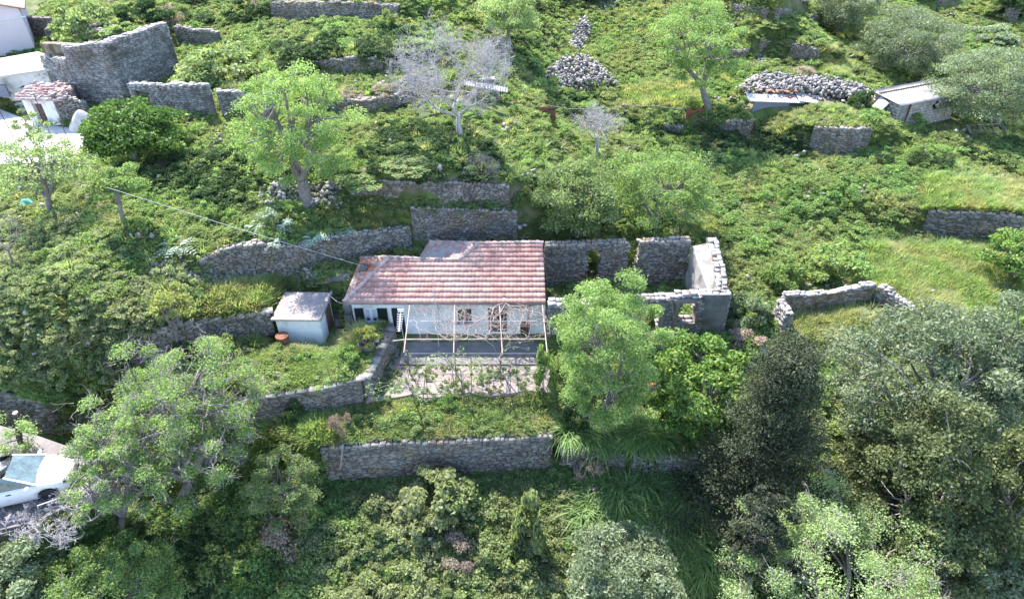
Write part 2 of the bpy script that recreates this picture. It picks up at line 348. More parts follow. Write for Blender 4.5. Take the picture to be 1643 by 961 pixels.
# ------------------------------------------------------------------ stones
BOXV = np.array([(-1,-1,-1),(1,-1,-1),(1,1,-1),(-1,1,-1),(-1,-1,1),(1,-1,1),(1,1,1),(-1,1,1)], float)
BOXF = np.array([(0,3,2,1),(4,5,6,7),(0,1,5,4),(1,2,6,5),(2,3,7,6),(3,0,4,7)])
def boxes(C, H, AX, rng, jit=.18):
    """C (n,3) centres, H (n,3) half sizes, AX (n,3,3) rows = axes; corner-jittered stones"""
    n = len(C); L = BOXV[None]*(1-rng.uniform(0, jit*2, (n,8,3))) * H[:,None,:]
    V = C[:,None,:] + np.einsum('nij,njk->nik', L, AX)
    F = BOXF[None] + (np.arange(n)*8)[:,None,None]
    t = np.repeat(rng.random(n), 8)
    return V.reshape(-1,3), F.reshape(-1,4), t
def stone_wall(name, pts, label, cat='stone wall', thick=.5, sw=.32, sh=.15, openings=(), both=False, seed=0, mat='stone', ragged=.06,
               core='joint', parent=None, group=None, gap=.018, caps=True, sink=.25, capmat=None):
    """pts: list of (x,y,zbase,ztop) along the FRONT face; wall body extends behind (left-hand normal = away from camera)."""
    gap *= .6; sw *= .84; sh *= .62; rng = np.random.default_rng(seed+11); P = np.array(pts, float); seg = np.diff(P[:,:2], axis=0); sl = np.hypot(seg[:,0], seg[:,1])
    S = np.concatenate([[0], np.cumsum(sl)]); Lt = S[-1]
    fx = lambda s: np.interp(s, S, P[:,0]); fy = lambda s: np.interp(s, S, P[:,1])
    zb = lambda s: np.interp(s, S, P[:,2])-sink
    rag = rng.uniform(-1, 1, 400)*ragged
    zt = lambda s: np.interp(s, S, P[:,3]) + np.interp(s, np.arange(400)*.45, rag)
    def frame(s):
        e = .15; tx = fx(np.minimum(s+e, Lt))-fx(np.maximum(s-e, 0)); ty = fy(np.minimum(s+e, Lt))-fy(np.maximum(s-e, 0)); l = np.hypot(tx, ty)
        tx, ty = tx/l, ty/l; return tx, ty, -ty, tx          # tangent, back normal
    def blocked(s, z, hw=0):
        b = np.zeros(np.shape(s), bool)
        for o in openings: b |= (s > o[0]-hw) & (s < o[1]+hw) & (z > o[2]) & (z < o[3])
        return b
    Cs, Hs, As = [], [], []
    def put(s, z, n_off, hw, hd, hh, tilt=.04):
        tx, ty, nx, ny = frame(s); c = np.stack([fx(s)+nx*n_off, fy(s)+ny*n_off, z], 1)
        a = rng.normal(0, tilt, len(s)); b = rng.normal(0, tilt, len(s))
        T = np.stack([tx, ty, a], 1); N = np.stack([nx, ny, b], 1); U = np.stack([-a*tx-b*nx, -a*ty-b*ny, np.ones_like(tx)], 1)
        Cs.append(c); Hs.append(np.stack([hw, hd, hh], 1)); As.append(np.stack([T, N, U], 1))
    zmin, zmax = (P[:,2]-sink).min(), P[:,3].max()+.2
    z = zmin
    while z < zmax:
        h = sh*rng.uniform(.75, 1.3); n = int(Lt/sw*1.15)+3
        ws = sw*rng.uniform(.55, 1.55, n); e = np.cumsum(ws)-rng.uniform(0, sw); s0 = np.clip(e-ws, 0, Lt); s1 = np.clip(e, 0, Lt)
        ok = (s1-s0) > .06; s0, s1 = s0[ok], s1[ok]; s = (s0+s1)/2; hw = (s1-s0)/2-gap/2
        zc = z+h/2 + .05*np.sin(s*1.3+seed) + .03*np.sin(s*3.1)
        hh = (h/2-gap/2)*rng.uniform(.8, 1.12, len(s))
        k = (zc > zb(s)-.1) & (zc+h*.4 < zt(s)) & ~blocked(s, zc)
        if k.any():
            s_, z_, hw_, hh_ = s[k], zc[k], hw[k], hh[k]
            put(s_, z_, .11+rng.uniform(-.035, .03, k.sum()), hw_, np.full(k.sum(), .13), hh_)
            if both: put(s_, z_, thick-.11+rng.uniform(-.03, .035, k.sum()), hw_, np.full(k.sum(), .13), hh_)
            for q in range(len(s_)):                       # stones in reveals and ends
                pass
        z += h
    nf = sum(len(c) for c in Cs)
    capn = 0
    if caps:
        nrow = max(1, int(round(thick/.24)))
        for r_ in range(nrow):
            n = int(Lt/sw*1.1)+3; ws = sw*rng.uniform(.5, 1.4, n); e = np.cumsum(ws); s0 = np.clip(e-ws, 0, Lt); s1 = np.clip(e, 0, Lt)
            ok = (s1-s0) > .06; s = ((s0+s1)/2)[ok]; hw = ((s1-s0)/2)[ok]-gap/2
            zc = zt(s)-.03+rng.uniform(-.04, .045, len(s)); k = ~blocked(s, zc)
            put(s[k], zc[k], (r_+.5)*thick/nrow+rng.uniform(-.03, .03, k.sum()), hw[k], np.full(k.sum(), thick/nrow/2-.01), np.full(k.sum(), .06)*rng.uniform(.7, 1.5, k.sum()), .09); capn = capn+int(k.sum())
    # end faces
    for s_end in (0.0, Lt):
        zz = np.arange(float(zb(s_end)), float(zt(s_end))-.08, sh)
        if len(zz):
            s = np.full(len(zz), min(max(s_end, .1), Lt-.1)); put(s, zz+sh/2, np.full(len(zz), thick/2)+rng.uniform(-.05,.05,len(zz)), np.full(len(zz), .13), np.full(len(zz), thick/2-.02)*rng.uniform(.75, 1.02, len(zz)), np.full(len(zz), sh/2-.01))
    C, H, A = np.concatenate(Cs), np.concatenate(Hs), np.concatenate(As)
    V, F, t = boxes(C, H, A, rng, .11)
    t[nf*8:(nf+capn)*8] = t[nf*8:(nf+capn)*8]*.6+.6  # cap stones get a lighter tone: sunlit wall tops put into the colour
    mi = np.zeros(len(F), int)
    # core
    cuts = sorted({0.0, Lt, *[c for c in S], *np.arange(0, Lt, .5), *[o[0] for o in openings], *[o[1] for o in openings]}); cuts = [c for c in cuts if 0 <= c <= Lt]
    CV, CF = [], []; inset = .045; off = len(V)
    def hexa(sa, sb, za0, za1, zb0, zb1):
        nonlocal off
        for s, z0, z1 in ((sa, za0, za1), (sb, zb0, zb1)):
            tx, ty, nx, ny = frame(np.array([s])); x, y = float(fx(s)), float(fy(s)); nx, ny = float(nx[0]), float(ny[0])
            for nn in (inset, thick-inset):
                for zz in (z0, z1): CV.append((x+nx*nn, y+ny*nn, zz))
        # order: a: n0z0,n0z1,n1z0,n1z1, b: ...
        a = off; CF.extend([(a,a+4,a+5,a+1),(a+2,a+3,a+7,a+6),(a+1,a+5,a+7,a+3),(a,a+2,a+6,a+4),(a,a+1,a+3,a+2),(a+4,a+6,a+7,a+5)]); off += 8
    for sa, sb in zip(cuts, cuts[1:]):
        if sb-sa < .02: continue
        sm = (sa+sb)/2; sa_, sb_ = sa, sb
        if sa == 0: sa_ = .05
        if sb == Lt: sb_ = Lt-.05
        op = sorted([(o[2], o[3]) for o in openings if o[0] <= sm <= o[1]]); tops = (float(zt(sa_))-.06, float(zt(sb_))-.06); bots = (float(zb(sa_)), float(zb(sb_)))
        cur = bots
        for (o0, o1) in op:
            if o0 > max(cur)+.05: hexa(sa_, sb_, cur[0], o0, cur[1], o0)
            cur = (o1, o1)
        if min(tops) > min(cur)+.03: hexa(sa_, sb_, cur[0], max(tops[0], cur[0]+.01), cur[1], max(tops[1], cur[1]+.01))
    V = np.concatenate([V, np.array(CV)]); F = np.concatenate([F, np.array(CF)]); t = np.concatenate([t, np.full(len(CV), .5)]); mi = np.concatenate([mi, np.ones(len(CF), int)])
    org = np.array([P[0,0], P[0,1], P[0,2]])
    o = np_mesh(name, V-org, F, None, t, mats=[M[mat], M[core]], mi=mi); o.location = org
    if parent is not None: o.parent = parent
    if label: tag(o, label, cat, group)
    return o
def rubble(name, pxpoly, n, label, smin=.08, smax=.22, mound=.5, seed=0, mat='rubble', kind=None, cat='rubble'):
    rng = np.random.default_rng(seed+5); P = np.array(pxpoly, float); lo, hi = P.min(0), P.max(0)
    pts = rng.uniform(lo, hi, (n*4, 2)); n = int(n*1.9); pts = rng.uniform(lo, hi, (n*4, 2)); jx = pts+rng.normal(0, 2.2, pts.shape); pts = pts[inpoly(P, jx[:,0], jx[:,1])][:n]
    W = hits(pts[:,0], pts[:,1]); c = W.mean(0); rad = np.abs(W[:,:2]-c[:2]).max(0)+.3
    q = np.clip(1-(((W[:,:2]-c[:2])/rad)**2).sum(1), 0, 1)
    W[:,2] = height(W[:,0], W[:,1]) + rng.random(len(W))*mound*np.sqrt(q)
    H = (smin+(smax-smin)*rng.random((len(W),1))**2)*rng.uniform(.6, 1.1, (len(W),3))*np.array([.9, .75, .5])
    Q = rng.normal(size=(len(W), 3, 3)); A = np.linalg.qr(Q)[0]
    V, F, t = boxes(W-c, H, A, rng, .25)
    o = np_mesh(name, V, F, M[mat], t); o.location = c; tag(o, label, cat, kind=kind); return o
# ================================================================== terrain steps and walls, nearest first
WALLS = []      # deferred wall meshes: built once the whole terrain is known
EXCL = []       # world polygons without ground cover
def pwall(foot, top, step=True, mesh=True, decay=None, widen=.55, back=1e9, hadd=0.0, **kw):
    """foot / top: photo pixels of the wall's foot line and of its crest"""
    F = hits([f[0] for f in foot], [f[1] for f in foot]); tp = []
    for i, (p, q) in enumerate(zip(F, foot)):
        tx = np.interp(q[0], [a[0] for a in top], [a[1] for a in top]); tp.append(ztop(p, tx)+hadd)
    hs = [max(.15, t-p[2]-.06) for p, t in zip(F, tp)]
    if step: add_step(F[:,0], F[:,1], hs, decay, widen, back=back)
    pts = [(p[0], p[1], p[2], t) for p, t in zip(F, tp)]
    if mesh: WALLS.append((pts, kw))
    return pts
# A: lower front wall, two lengths
LW = dict(sw=.34, sh=.13, thick=.45)
pa = pwall([(527,775),(620,768),(760,764),(885,752),(897,752),(1000,764),(1012,766),(1112,768)], [(527,722),(575,716),(885,703),(897,712),(940,716),(1000,732),(1012,728),(1060,726),(1112,738)], mesh=False)
WALLS.append((pa[:4], dict(name='retaining_wall', seed=1, label='long grey dry stone retaining wall along the lower edge of the lawn below the courtyard', **LW)))
WALLS.append((pa[4:6], dict(name='retaining_wall', seed=71, label='short grey wall length right of the long lower wall, under the feathery tree', **LW)))
WALLS.append((pa[6:8], dict(name='retaining_wall', seed=72, mat='rubble', label='crumbling pale wall length below the citrus tree with new leaves', ragged=.14, **LW)))
# road pad + wall P
ROADZ = .3
rp = [at_z(x, y, ROADZ) for x, y in ((-260,690),(0,683),(62,700),(125,722),(165,770),(120,806),(60,838),(-260,905))]
road_poly = [(p.x, p.y) for p in rp]
add_pad(road_poly, ROADZ, .5); EXCL.append(road_poly)
pp = pwall([(-120,668),(0,680),(60,694),(106,704)], [(-120,607),(0,624),(100,645),(108,652)], decay=5, name='retaining_wall', seed=2, sw=.36, sh=.14, both=False,
      label='pale dry stone retaining wall behind the white car and the road')
# B: garden wall front
pb = pwall([(250,705),(330,690),(430,676),(520,662),(586,650)], [(250,660),(330,655),(430,641),(520,628),(586,612)], name='retaining_wall', seed=3, sw=.36, sh=.13, thick=.45,
      label='pale capped stone wall holding up the garden in front of the shed')
bx1 = pb[-1]
# courtyard slab, flat
cy = [at_z(604,640,.0), at_z(880,628,.0)]
court = [(bx1[0]+.12, cy[0].y), (1.9, cy[1].y), (1.9, 25.6), (-5.0, 25.6), (bx1[0]+.25, 24.2)]
add_pad(court, -.02, .22); EXCL.append(court)
# C: low wall behind the garden tree
pc = pwall([(212,585),(300,572),(380,540),(440,530)], [(212,548),(300,525),(380,512),(440,504)], decay=5, name='retaining_wall', seed=4, thick=.4,
      label='low curved stone wall with pale coping left of the white shed')
# shed pad
# D: curved wall behind the shed
pd = pwall([(330,448),(372,446),(430,444),(480,433),(540,418),(610,405),(662,402)], [(330,420),(372,400),(430,392),(480,396),(540,383),(610,374),(662,366)], decay=4, name='retaining_wall', seed=5, thick=.5,
      label='curving dry stone terrace wall behind the shed, under the power cable')
pe = pwall([(664,386),(740,388),(830,390)], [(664,334),(740,336),(830,341)], decay=5, name='retaining_wall', seed=6, sh=.12, sw=.26,
      label='tall straight dry stone wall directly behind the tiled roof')
pf = pwall([(560,312),(640,318),(720,328),(818,330)], [(560,288),(640,293),(720,293),(818,300)], decay=6, name='retaining_wall', seed=7, sw=.3,
      label='dark stone terrace wall one terrace above the wall behind the roof')
pk = pwall([(1478,374),(1560,384),(1643,388),(1760,396)], [(1478,340),(1560,343),(1643,352),(1760,362)], decay=8, name='retaining_wall', seed=8, sh=.16, sw=.42,
      label='bright squared stone wall at the right edge above the overgrown meadow')
pl = pwall([(1295,243),(1340,248),(1388,245)], [(1295,204),(1340,206),(1388,208)], decay=3, name='terrace_wall_fragment', seed=9, sw=.3,
      label='bare patch of pale terrace wall below the long tin roofed lean-to')
pl2 = pwall([(1160,216),(1202,220)], [(1160,196),(1202,194)], decay=2.5, name='terrace_wall_fragment', seed=10, label='small stone wall patch left of and below the lean-to')
pl3 = pwall([(1062,216),(1094,220)], [(1062,200),(1094,203)], decay=2, name='terrace_wall_fragment', seed=12, label='tiny stone wall patch left of the spring green tree trunk foot')
pg = pwall([(530,180),(590,188),(640,178),(664,158)], [(530,156),(590,163),(640,153),(664,138)], decay=4, name='terrace_wall', seed=13, sw=.3, sh=.14,
      label='curved stone wall holding the small terrace of dry purple weeds')
ph = pwall([(505,120),(560,123),(615,120)], [(505,98),(560,94),(615,93)], decay=5, name='terrace_wall', seed=14,
      label='pale stone terrace wall with a tyre leaning on it')
pi_ = pwall([(438,32),(530,36),(640,34)], [(438,4),(530,4),(640,9)], decay=8, name='terrace_wall', seed=15, sw=.4, sh=.2,
      label='bright rough stone terrace wall at the top edge of the photo')
pj1 = pwall([(1160,97),(1196,98)], [(1160,80),(1196,81)], decay=3, name='terrace_wall_fragment', seed=16, label='short pale stone wall right of the spring green tree crown')
pj2 = pwall([(1216,87),(1248,88)], [(1216,66),(1248,68)], decay=2, name='terrace_wall_fragment', seed=17, sw=.3, label='small squarish block of dry stone wall on the upper right slope')
pj3 = pwall([(1264,96),(1310,104)], [(1264,69),(1310,79)], decay=2, name='terrace_wall_fragment', seed=18, sw=.3, label='broken dry stone wall with a gap on the upper right slope')
pj4 = pwall([(1246,36),(1310,50)], [(1246,14),(1310,27)], decay=3, name='terrace_wall_fragment', seed=19, sw=.4, label='sloping stone wall under the bright meadow at the top right')
pj5 = pwall([(1172,32),(1226,38)], [(1172,7),(1226,13)], decay=3, name='terrace_wall_fragment', seed=20, sw=.4, label='rough stone wall right of the spring tree near the top edge')
pj6 = pwall([(1500,12),(1534,14)], [(1500,-8),(1534,-6)], decay=3, name='terrace_wall_fragment', seed=21, sw=.4, label='stone wall piece at the top edge above the round olive')
pj7 = pwall([(1608,36),(1630,36)], [(1608,15),(1630,14)], decay=2, name='terrace_wall_fragment', seed=22, sw=.35, label='small stone heap of wall near the top right corner')
# building pads
hu0, hu1 = hit(1437,196), hit(1520,192); EXCL.append([(hu0.x-.6, hu0.y-.5), (hu1.x+.4, hu1.y-.5), (hu1.x+.6, hu1.y+2.6), (hu0.x-.6, hu0.y+2.6)])
ln0, ln1 = hit(1207,181), hit(1400,184); EXCL.append([(ln0.x-.3, ln0.y-.45), (ln1.x+.2, ln0.y-.45), (ln1.x+.2, ln0.y+1.5), (ln0.x-.3, ln0.y+1.5)])
ts0 = hit(745,160); EXCL.append([(ts0.x-.2, ts0.y-.9), (ts0.x+2.9, ts0.y-.9), (ts0.x+2.9, ts0.y+.8), (ts0.x-.2, ts0.y+.8)])
yz = hit(70, 214).z
yard = [at_z(x, y, yz) for x, y in ((-120,176),(0,176),(60,200),(150,210),(155,236),(90,264),(-120,264))]
add_pad([(p.x, p.y) for p in yard], yz, .6); EXCL.append([(p.x, p.y) for p in yard])
WHF = [at_z(x, y, yz) for x, y in ((-120,182),(0,176),(50,168),(98,164))]
WHT = ztop(WHF[2], 116); add_step([p.x for p in WHF], [p.y for p in WHF], [WHT-yz-.1]*4, decay=3.5, widen=.3)
sh0, sh1 = at_z(452,551,.5), at_z(517,557,.5)
shed_poly = [(sh0.x-.2, sh0.y-.3), (sh1.x+.6, sh1.y-.3), (sh1.x+.5, sh1.y+2.5), (sh0.x-.1, sh0.y+2.5)]
add_pad(shed_poly, .5, .9); EXCL.append(shed_poly)
HX0, HX1, HY = -7.78, 1.62, 25.5
house_poly = [(HX0-.3, HY-.1), (HX1+.2, HY-.1), (HX1+.2, 30), (HX0+1.2, 29.0)]
add_pad(house_poly, .25, .7); EXCL.append(house_poly)
ruin_pad = [(1.8, 24.8), (11.3, 24.9), (11.4, 30.4), (1.8, 30.4)]
add_pad(ruin_pad, .3, .8)

def ground():
    xs = np.concatenate([np.linspace(-300, -42, 30), np.arange(-40, 40, .22), np.linspace(42, 300, 30)])
    ys = np.concatenate([np.linspace(-150, 8, 20), np.arange(9, 66, .2), np.arange(66, 100, 1.0), np.linspace(102, 390, 25)])
    X, Y = np.meshgrid(xs, ys); Z = height(X.ravel(), Y.ravel()); V = np.stack([X.ravel(), Y.ravel(), Z], 1)
    nx, ny = len(xs), len(ys); i = (np.arange(ny-1)[:,None]*nx + np.arange(nx-1)[None,:]).ravel()
    F = np.stack([i, i+1, i+nx+1, i+nx], 1)
    m = mat_noise('hillside_soil', (.05,.075,.022), (.12,.16,.045), 1.2, bump=.6, bscale=4, c3=(.085,.115,.032), c4=(.17,.145,.095), s2=.8)
    o = np_mesh('hillside', V, F, m, smooth_=True); tag(o, 'terraced green hillside', kind='structure')
ground()
for pts, kw in WALLS:
    stone_wall(pts=pts, **kw)
# garden side wall (right face looks on to the courtyard), capped pale
sw0 = Vector((bx1[0], bx1[1], 0)); e = at_z(607,548,1.0)
gz0 = bx1[3]; side = [(-5.62, 24.6, .0, .62), (bx1[0]+.05, bx1[1]+.1, -.6, gz0)]
stone_wall(name='garden_side_wall', pts=side[::-1] if False else [(sw0.x+.42, sw0.y+.05, -.6, gz0+.02), (sw0.x+1.02, 25.0, -.02, gz0+.02)], thick=.42, both=True, seed=31, sw=.32, sh=.13, mat='stone',
      label='stone wall with flat pale top between the garden and the courtyard', cat='stone wall')
# pale flat coping stones along wall B and its side
def coping(pts, name, label, wid=.5, off=.2, seed=0):
    rng = np.random.default_rng(seed); P = np.array(pts); S = np.concatenate([[0], np.cumsum(np.hypot(*np.diff(P[:,:2], axis=0).T))])
    s = 0; C, H, A = [], [], []
    while s < S[-1]:
        l = rng.uniform(.3, .6); sm = min(s+l/2, S[-1]); x, y, z = (float(np.interp(sm, S, P[:,k])) for k in (0,1,2))
        i = min(np.searchsorted(S, sm, 'right')-1, len(P)-2); tx, ty = (P[i+1,:2]-P[i,:2])/max(1e-6, (S[i+1]-S[i]))
        C.append((x-ty*off, y+tx*off, z+.075)); H.append((l/2-.01, wid/2*rng.uniform(.85,1.1), .045)); A.append(((tx,ty,0),(-ty,tx,rng.normal(0,.03)),(0,0,1))); s += l
    V, F, t = boxes(np.array(C), np.array(H), np.array(A, float), rng, .08); o = np_mesh(name, V, F, M['rubble'], t); tag(o, label, 'coping stones'); return o
coping([(p[0], p[1], p[3]) for p in pb], 'wall_coping', 'row of pale flat coping stones on the garden wall in front of the shed', seed=1)
coping([(sw0.x+.42, sw0.y+.05, gz0+.02), (sw0.x+1.02, 25.0, gz0+.02)], 'wall_coping', 'row of pale flat coping stones on the wall beside the courtyard', seed=2)
coping([(p[0], p[1], p[3]) for p in pc], 'wall_coping', 'row of pale coping stones on the low curved wall left of the shed', seed=3, wid=.4)
# courtyard slab with ragged step edge
cs = MB()
fx = np.linspace(court[0][0]+.05, 1.9, 14); fr = [(x, float(np.interp(x, [court[0][0], 1.9], [court[0][1], court[1][1]]))+.12*math.sin(x*2.3)+.06*math.sin(x*5)) for x in fx]
cs.prism(fr+[(1.9, 24.0), (court[0][0]+.66, 24.0)], -.55, 0.02)
tag(cs.build('courtyard', M['concrete']), 'pinkish concrete courtyard in front of the house', kind='structure')
# front step slabs of the courtyard
st = MB(); st.box((-5.2, 21.05, -.33), (1.5, .45, .16), rz=.06); st.box((-5.55, 20.55, -.52), (.9, .45, .14), rz=.1)
tag(st.build('step', M['flag']), 'pale stone steps from courtyard down to lawn', kind='structure')
# paved band by house wall
pv = MB(); random.seed(5)
x = HX0+2.0
pv.prism([(-5.4, 23.4), (1.7, 23.4), (1.7, 25.45), (-5.4, 25.45)], -.3, .10)
tag(pv.build('path', M['flag']), 'paved band along the house front', kind='structure')
pth = MB()
for (x,y,w_,d_) in ((-6.5,25.0,1.3,.7),(-6.0,24.2,1.0,.6),(-8.4,25.9,.9,.5),(-9.1,26.8,.9,.5),(-8.8,27.6,1.1,.5)): pth.box((x,y,gz(x,y)+.05),(w_,d_,.16), rz=random.uniform(-.2,.2), bev=.02)
tag(pth.build('path', M['flag']), 'slab path between house and shed', kind='structure')
# road sheet
rd = MB(); rd.prism(road_poly, -4.2, ROADZ+.03); tag(rd.build('road', M['asphalt']), 'road on the left with a ledge over the slope', kind='structure')
# ================================================================== the house
EZ, ES = 2.28, .20                                # eave height, roof slope
EY = HY-.18
nrm = Vector((0, -ES, 1)).normalized()
def on_roof(px, py):
    u, f, d = ray(px, py); t = (CAM_Z - EZ + ES*EY)/(ES*f - d); t = float(t); return Vector((u*t, f*t, CAM_Z+d*t))
def tiled(name, poly, org, du, dv, mat, parent, cw=.19, cl=.355, seed=0, label=None, th=.03):
    """interlocking tiles: du along the eave, dv up the slope, poly in (u,v) with v as function of u from vmin to vmax"""
    du, dv = Vector(du).normalized(), Vector(dv).normalized(); nn = du.cross(dv).normalized()
    if nn.z < 0: nn = -nn
    P = [(p[0], p[1]) for p in poly]; us = [p[0] for p in P]; u0, u1 = min(us), max(us); v1 = max(p[1] for p in P); v0 = min(p[1] for p in P)
    rng = np.random.default_rng(seed); nu = 6; ncol = int(math.ceil((u1-u0)/cw)); nrow = int(math.ceil((v1-v0)/cl))
    prof = [0, .008, .018, .018, .006, 0]; fr = [0, .14, .32, .52, .72, 1.0]
    V, F, T, off = [], [], [], 0
    def span(u):
        ys = []
        for i in range(len(P)):
            a, b = P[i], P[(i+1) % len(P)]
            if (a[0] <= u < b[0]) or (b[0] <= u < a[0]): ys.append(a[1]+(b[1]-a[1])*(u-a[0])/(b[0]-a[0]))
        return (min(ys), max(ys)) if len(ys) >= 2 else None
    for r_ in range(nrow):
        for c in range(ncol):
            ua, ub = u0+c*cw, u0+(c+1)*cw; va, vb = v0+r_*cl, v0+(r_+1)*cl
            sp = [span(min(max(ua+(ub-ua)*k, u0+1e-4), u1-1e-4)) for k in fr]
            if any(s is None for s in sp): continue
            jz = rng.normal(0, .004); jv = rng.normal(0, .008); t = rng.random(); ok = False; rows = []
            for k in range(6):
                a, b = max(va+jv, sp[k][0]), min(vb+.03, sp[k][1])
                if b > a+.02: ok = True
                else: b = a+.001
                rows.append((a, b))
            if not ok: continue
            for k in range(6):
                u = ua+(ub-ua)*fr[k]; a, b = rows[k]
                for (v, lift) in ((a, -.03), (a, .095), (b, .004)):
                    h = prof[k]+lift+jz
                    V.append(Vector(org)+du*u+dv*v+nn*h); T.append(t)
            for k in range(5):
                i = off+k*3; F.append((i, i+3, i+4, i+1)); F.append((i+1, i+4, i+5, i+2))
            off += 18
    return np_mesh(name, np.array([tuple(v) for v in V]), np.array(F), mat, T, parent=parent)
def ridge_tiles(name, pts, mat, parent, r=.10, l=.36, seed=0, label=None):
    rng = np.random.default_rng(seed); V, F, T, off = [], [], [], 0
    for a, b in zip(pts, pts[1:]):
        a, b = Vector(a), Vector(b); d = b-a; n = max(1, int(d.length/l)); x = d.normalized(); y = Vector((0,0,1)).cross(x).normalized(); z = x.cross(y)
        for i in range(n):
            p, q = a+d*(i/n)-x*.03, a+d*((i+1)/n)+x*.0; t = rng.random(); jz = rng.normal(0, .008)
            for e, rr, lift in ((p, r*1.12, .03), (q, r*.92, .005)):
                for k in range(8):
                    an = math.pi*k/7; V.append(e+y*rr*math.cos(an)+z*(rr*math.sin(an)*.9-.02+lift+jz)); T.append(t)
            for k in range(7): F.append((off+k, off+k+1, off+8+k+1, off+8+k))
            F.append((off, off+7, off+6, off+1)); F.append((off+1, off+6, off+5, off+2)); F.append((off+2, off+5, off+4, off+3)); off += 16
    return np_mesh(name, np.array([tuple(v) for v in V]), np.array(F), mat, T, parent=parent)

house = empty('cottage', (HX0, HY, .2), 'low white cottage with pink tiled roof, dark shutters and a bare vine pergola in front', 'house')
def H_(o): o.parent = house; o.matrix_parent_inverse = Matrix.Translation(house.location).inverted(); return o
pL0, pR0 = on_roof(552,485), on_roof(874,484.5)
pHip, pR1 = on_roof(625,414), on_roof(737,418.5)
pD, pT = on_roof(769,391.5), on_roof(872,390)
y0 = EY; sl = math.sqrt(1+ES*ES)
def uv(p): return (p.x-pL0.x, (p.y-y0)*sl)
poly = [(0, 0), (pR0.x-pL0.x, 0), (pR0.x-pL0.x, uv(pT)[1]), uv(pD), uv(pR1), uv(pHip)]
H_(tiled('roof', poly, (pL0.x, y0, EZ), (1,0,0), (0,1,ES), M['tile'], None, seed=1))
# hip end: orange tiles falling to the left
A, B = Vector((pL0.x, y0, EZ)), pHip
Cc = at_z(580, 415.5, EZ+.18); hn = (B-A).cross(Cc-A).normalized()
if hn.z < 0: hn = -hn
dv = (hn.cross(Vector((A-Cc)).normalized())).normalized()
if dv.z < 0: dv = -dv
du = (A-Cc).normalized()
def uv2(p): q = p-Cc; return (q.dot(du), q.dot(dv))
H_(tiled('hip_roof', [uv2(Cc), uv2(A), uv2(B)], Cc, du, dv, M['orange_tile'], None, seed=2))
# back slope
E1, E2 = at_z(690, 389, pD.z-.12), at_z(674, 413, pR1.z-.28)
bn = (pR1-pD).cross(E2-pD).normalized()
mb = MB(); mb.slabq([pR1, pD, E1, E2], .08); H_(mb.build('roof_bed', M['pale_tile']))
a, b = Vector(E1), Vector(E2); du2 = (b-a).normalized(); q = pD-a; dv2 = (q-du2*q.dot(du2)).normalized()
def uv3(p): q = p-a; return (q.dot(du2), q.dot(dv2))
H_(tiled('back_roof', [uv3(a), uv3(b), uv3(pR1), uv3(pD)], a+Vector((0,0,.02)), du2, dv2, M['pale_tile'], None, seed=3))
up = Vector((0,0,.05))
H_(ridge_tiles('ridge', [pL0+Vector((0,.02,.04)), pHip+up, pR1+up, pD+up, pT+up], M['ridge'], None, seed=4))
H_(ridge_tiles('ridge', [E1+up, pD+up], M['ridge'], None, seed=5)); H_(ridge_tiles('ridge', [Cc+up, pHip+up], M['ridge'], None, seed=6))
# walls: front wall built round its openings
o1 = at_y(583,494.5,HY); o2 = at_y(608,517,HY); d1 = at_y(627,494,HY); d2 = at_y(652,536,HY)
w3, w4 = at_y(734,495.5,HY), at_y(757,516,HY); g1, g2 = at_y(783,494.5,HY), at_y(814,532,HY); s1, s2 = at_y(835,516,HY), at_y(849,540,HY)
ops = [(o1.x, o2.x, o2.z, o1.z), (d1.x, d2.x, .2, d1.z), (w3.x, w4.x, w4.z, w3.z), (g1.x, g2.x, g2.z, g1.z), (s1.x, s2.x, .2, s1.z)]
wl = MB(); TH = .4; zt_ = EZ-.03; zb_ = -.3
cx = sorted({HX0, HX1} | {o[0] for o in ops} | {o[1] for o in ops})
for xa, xb in zip(cx, cx[1:]):
    op = [o for o in ops if o[0]-1e-6 <= xa and xb <= o[1]+1e-6]
    if not op: wl.box(((xa+xb)/2, HY+TH/2, (zb_+zt_)/2), (xb-xa, TH, zt_-zb_))
    else:
        o = op[0]
        wl.box(((xa+xb)/2, HY+TH/2, (zb_+o[2])/2), (xb-xa, TH, o[2]-zb_)); wl.box(((xa+xb)/2, HY+TH/2, (o[3]+zt_)/2), (xb-xa, TH, zt_-o[3]))
H_(wl.build('front_wall', M['plaster']))
rw = MB()
rw.prism([(HX0, HY+TH+.002), (HX0+.4, HY+TH+.002), (Cc.x+.75, Cc.y-.1), (Cc.x+.35, Cc.y-.1)], -.3, EZ-.02)
rw.prism([(HX1-.4, HY+TH+.002), (HX1, HY+TH+.002), (HX1, pT.y-.1), (HX1-.4, pT.y-.1)], -.3, EZ+.05)
rw.prism([(Cc.x+.76, Cc.y-.45), (pR1.x, Cc.y-.45), (pR1.x, Cc.y-.1), (Cc.x+.76, Cc.y-.1)], -.3, EZ+.25)
rw.prism([(pR1.x+.01, pT.y-.5), (HX1-.41, pT.y-.5), (HX1-.41, pT.y-.15), (pR1.x+.01, pT.y-.15)], -.3, EZ+.5)
H_(rw.build('back_wall', M['whitewash']))
fl = MB(); fl.prism([(HX0+.4, HY+.45), (HX1-.4, HY+.45), (HX1-.4, pT.y-.6), (HX0+1.5, Cc.y-.5)], .1, .2); H_(fl.build('interior_floor', M['concrete']))
sf = MB(); sf.box(((pL0.x+pR0.x)/2, y0+.06, EZ-.055), (pR0.x-pL0.x-.1, .16, .05)); H_(sf.build('eave_board', M['wood']))
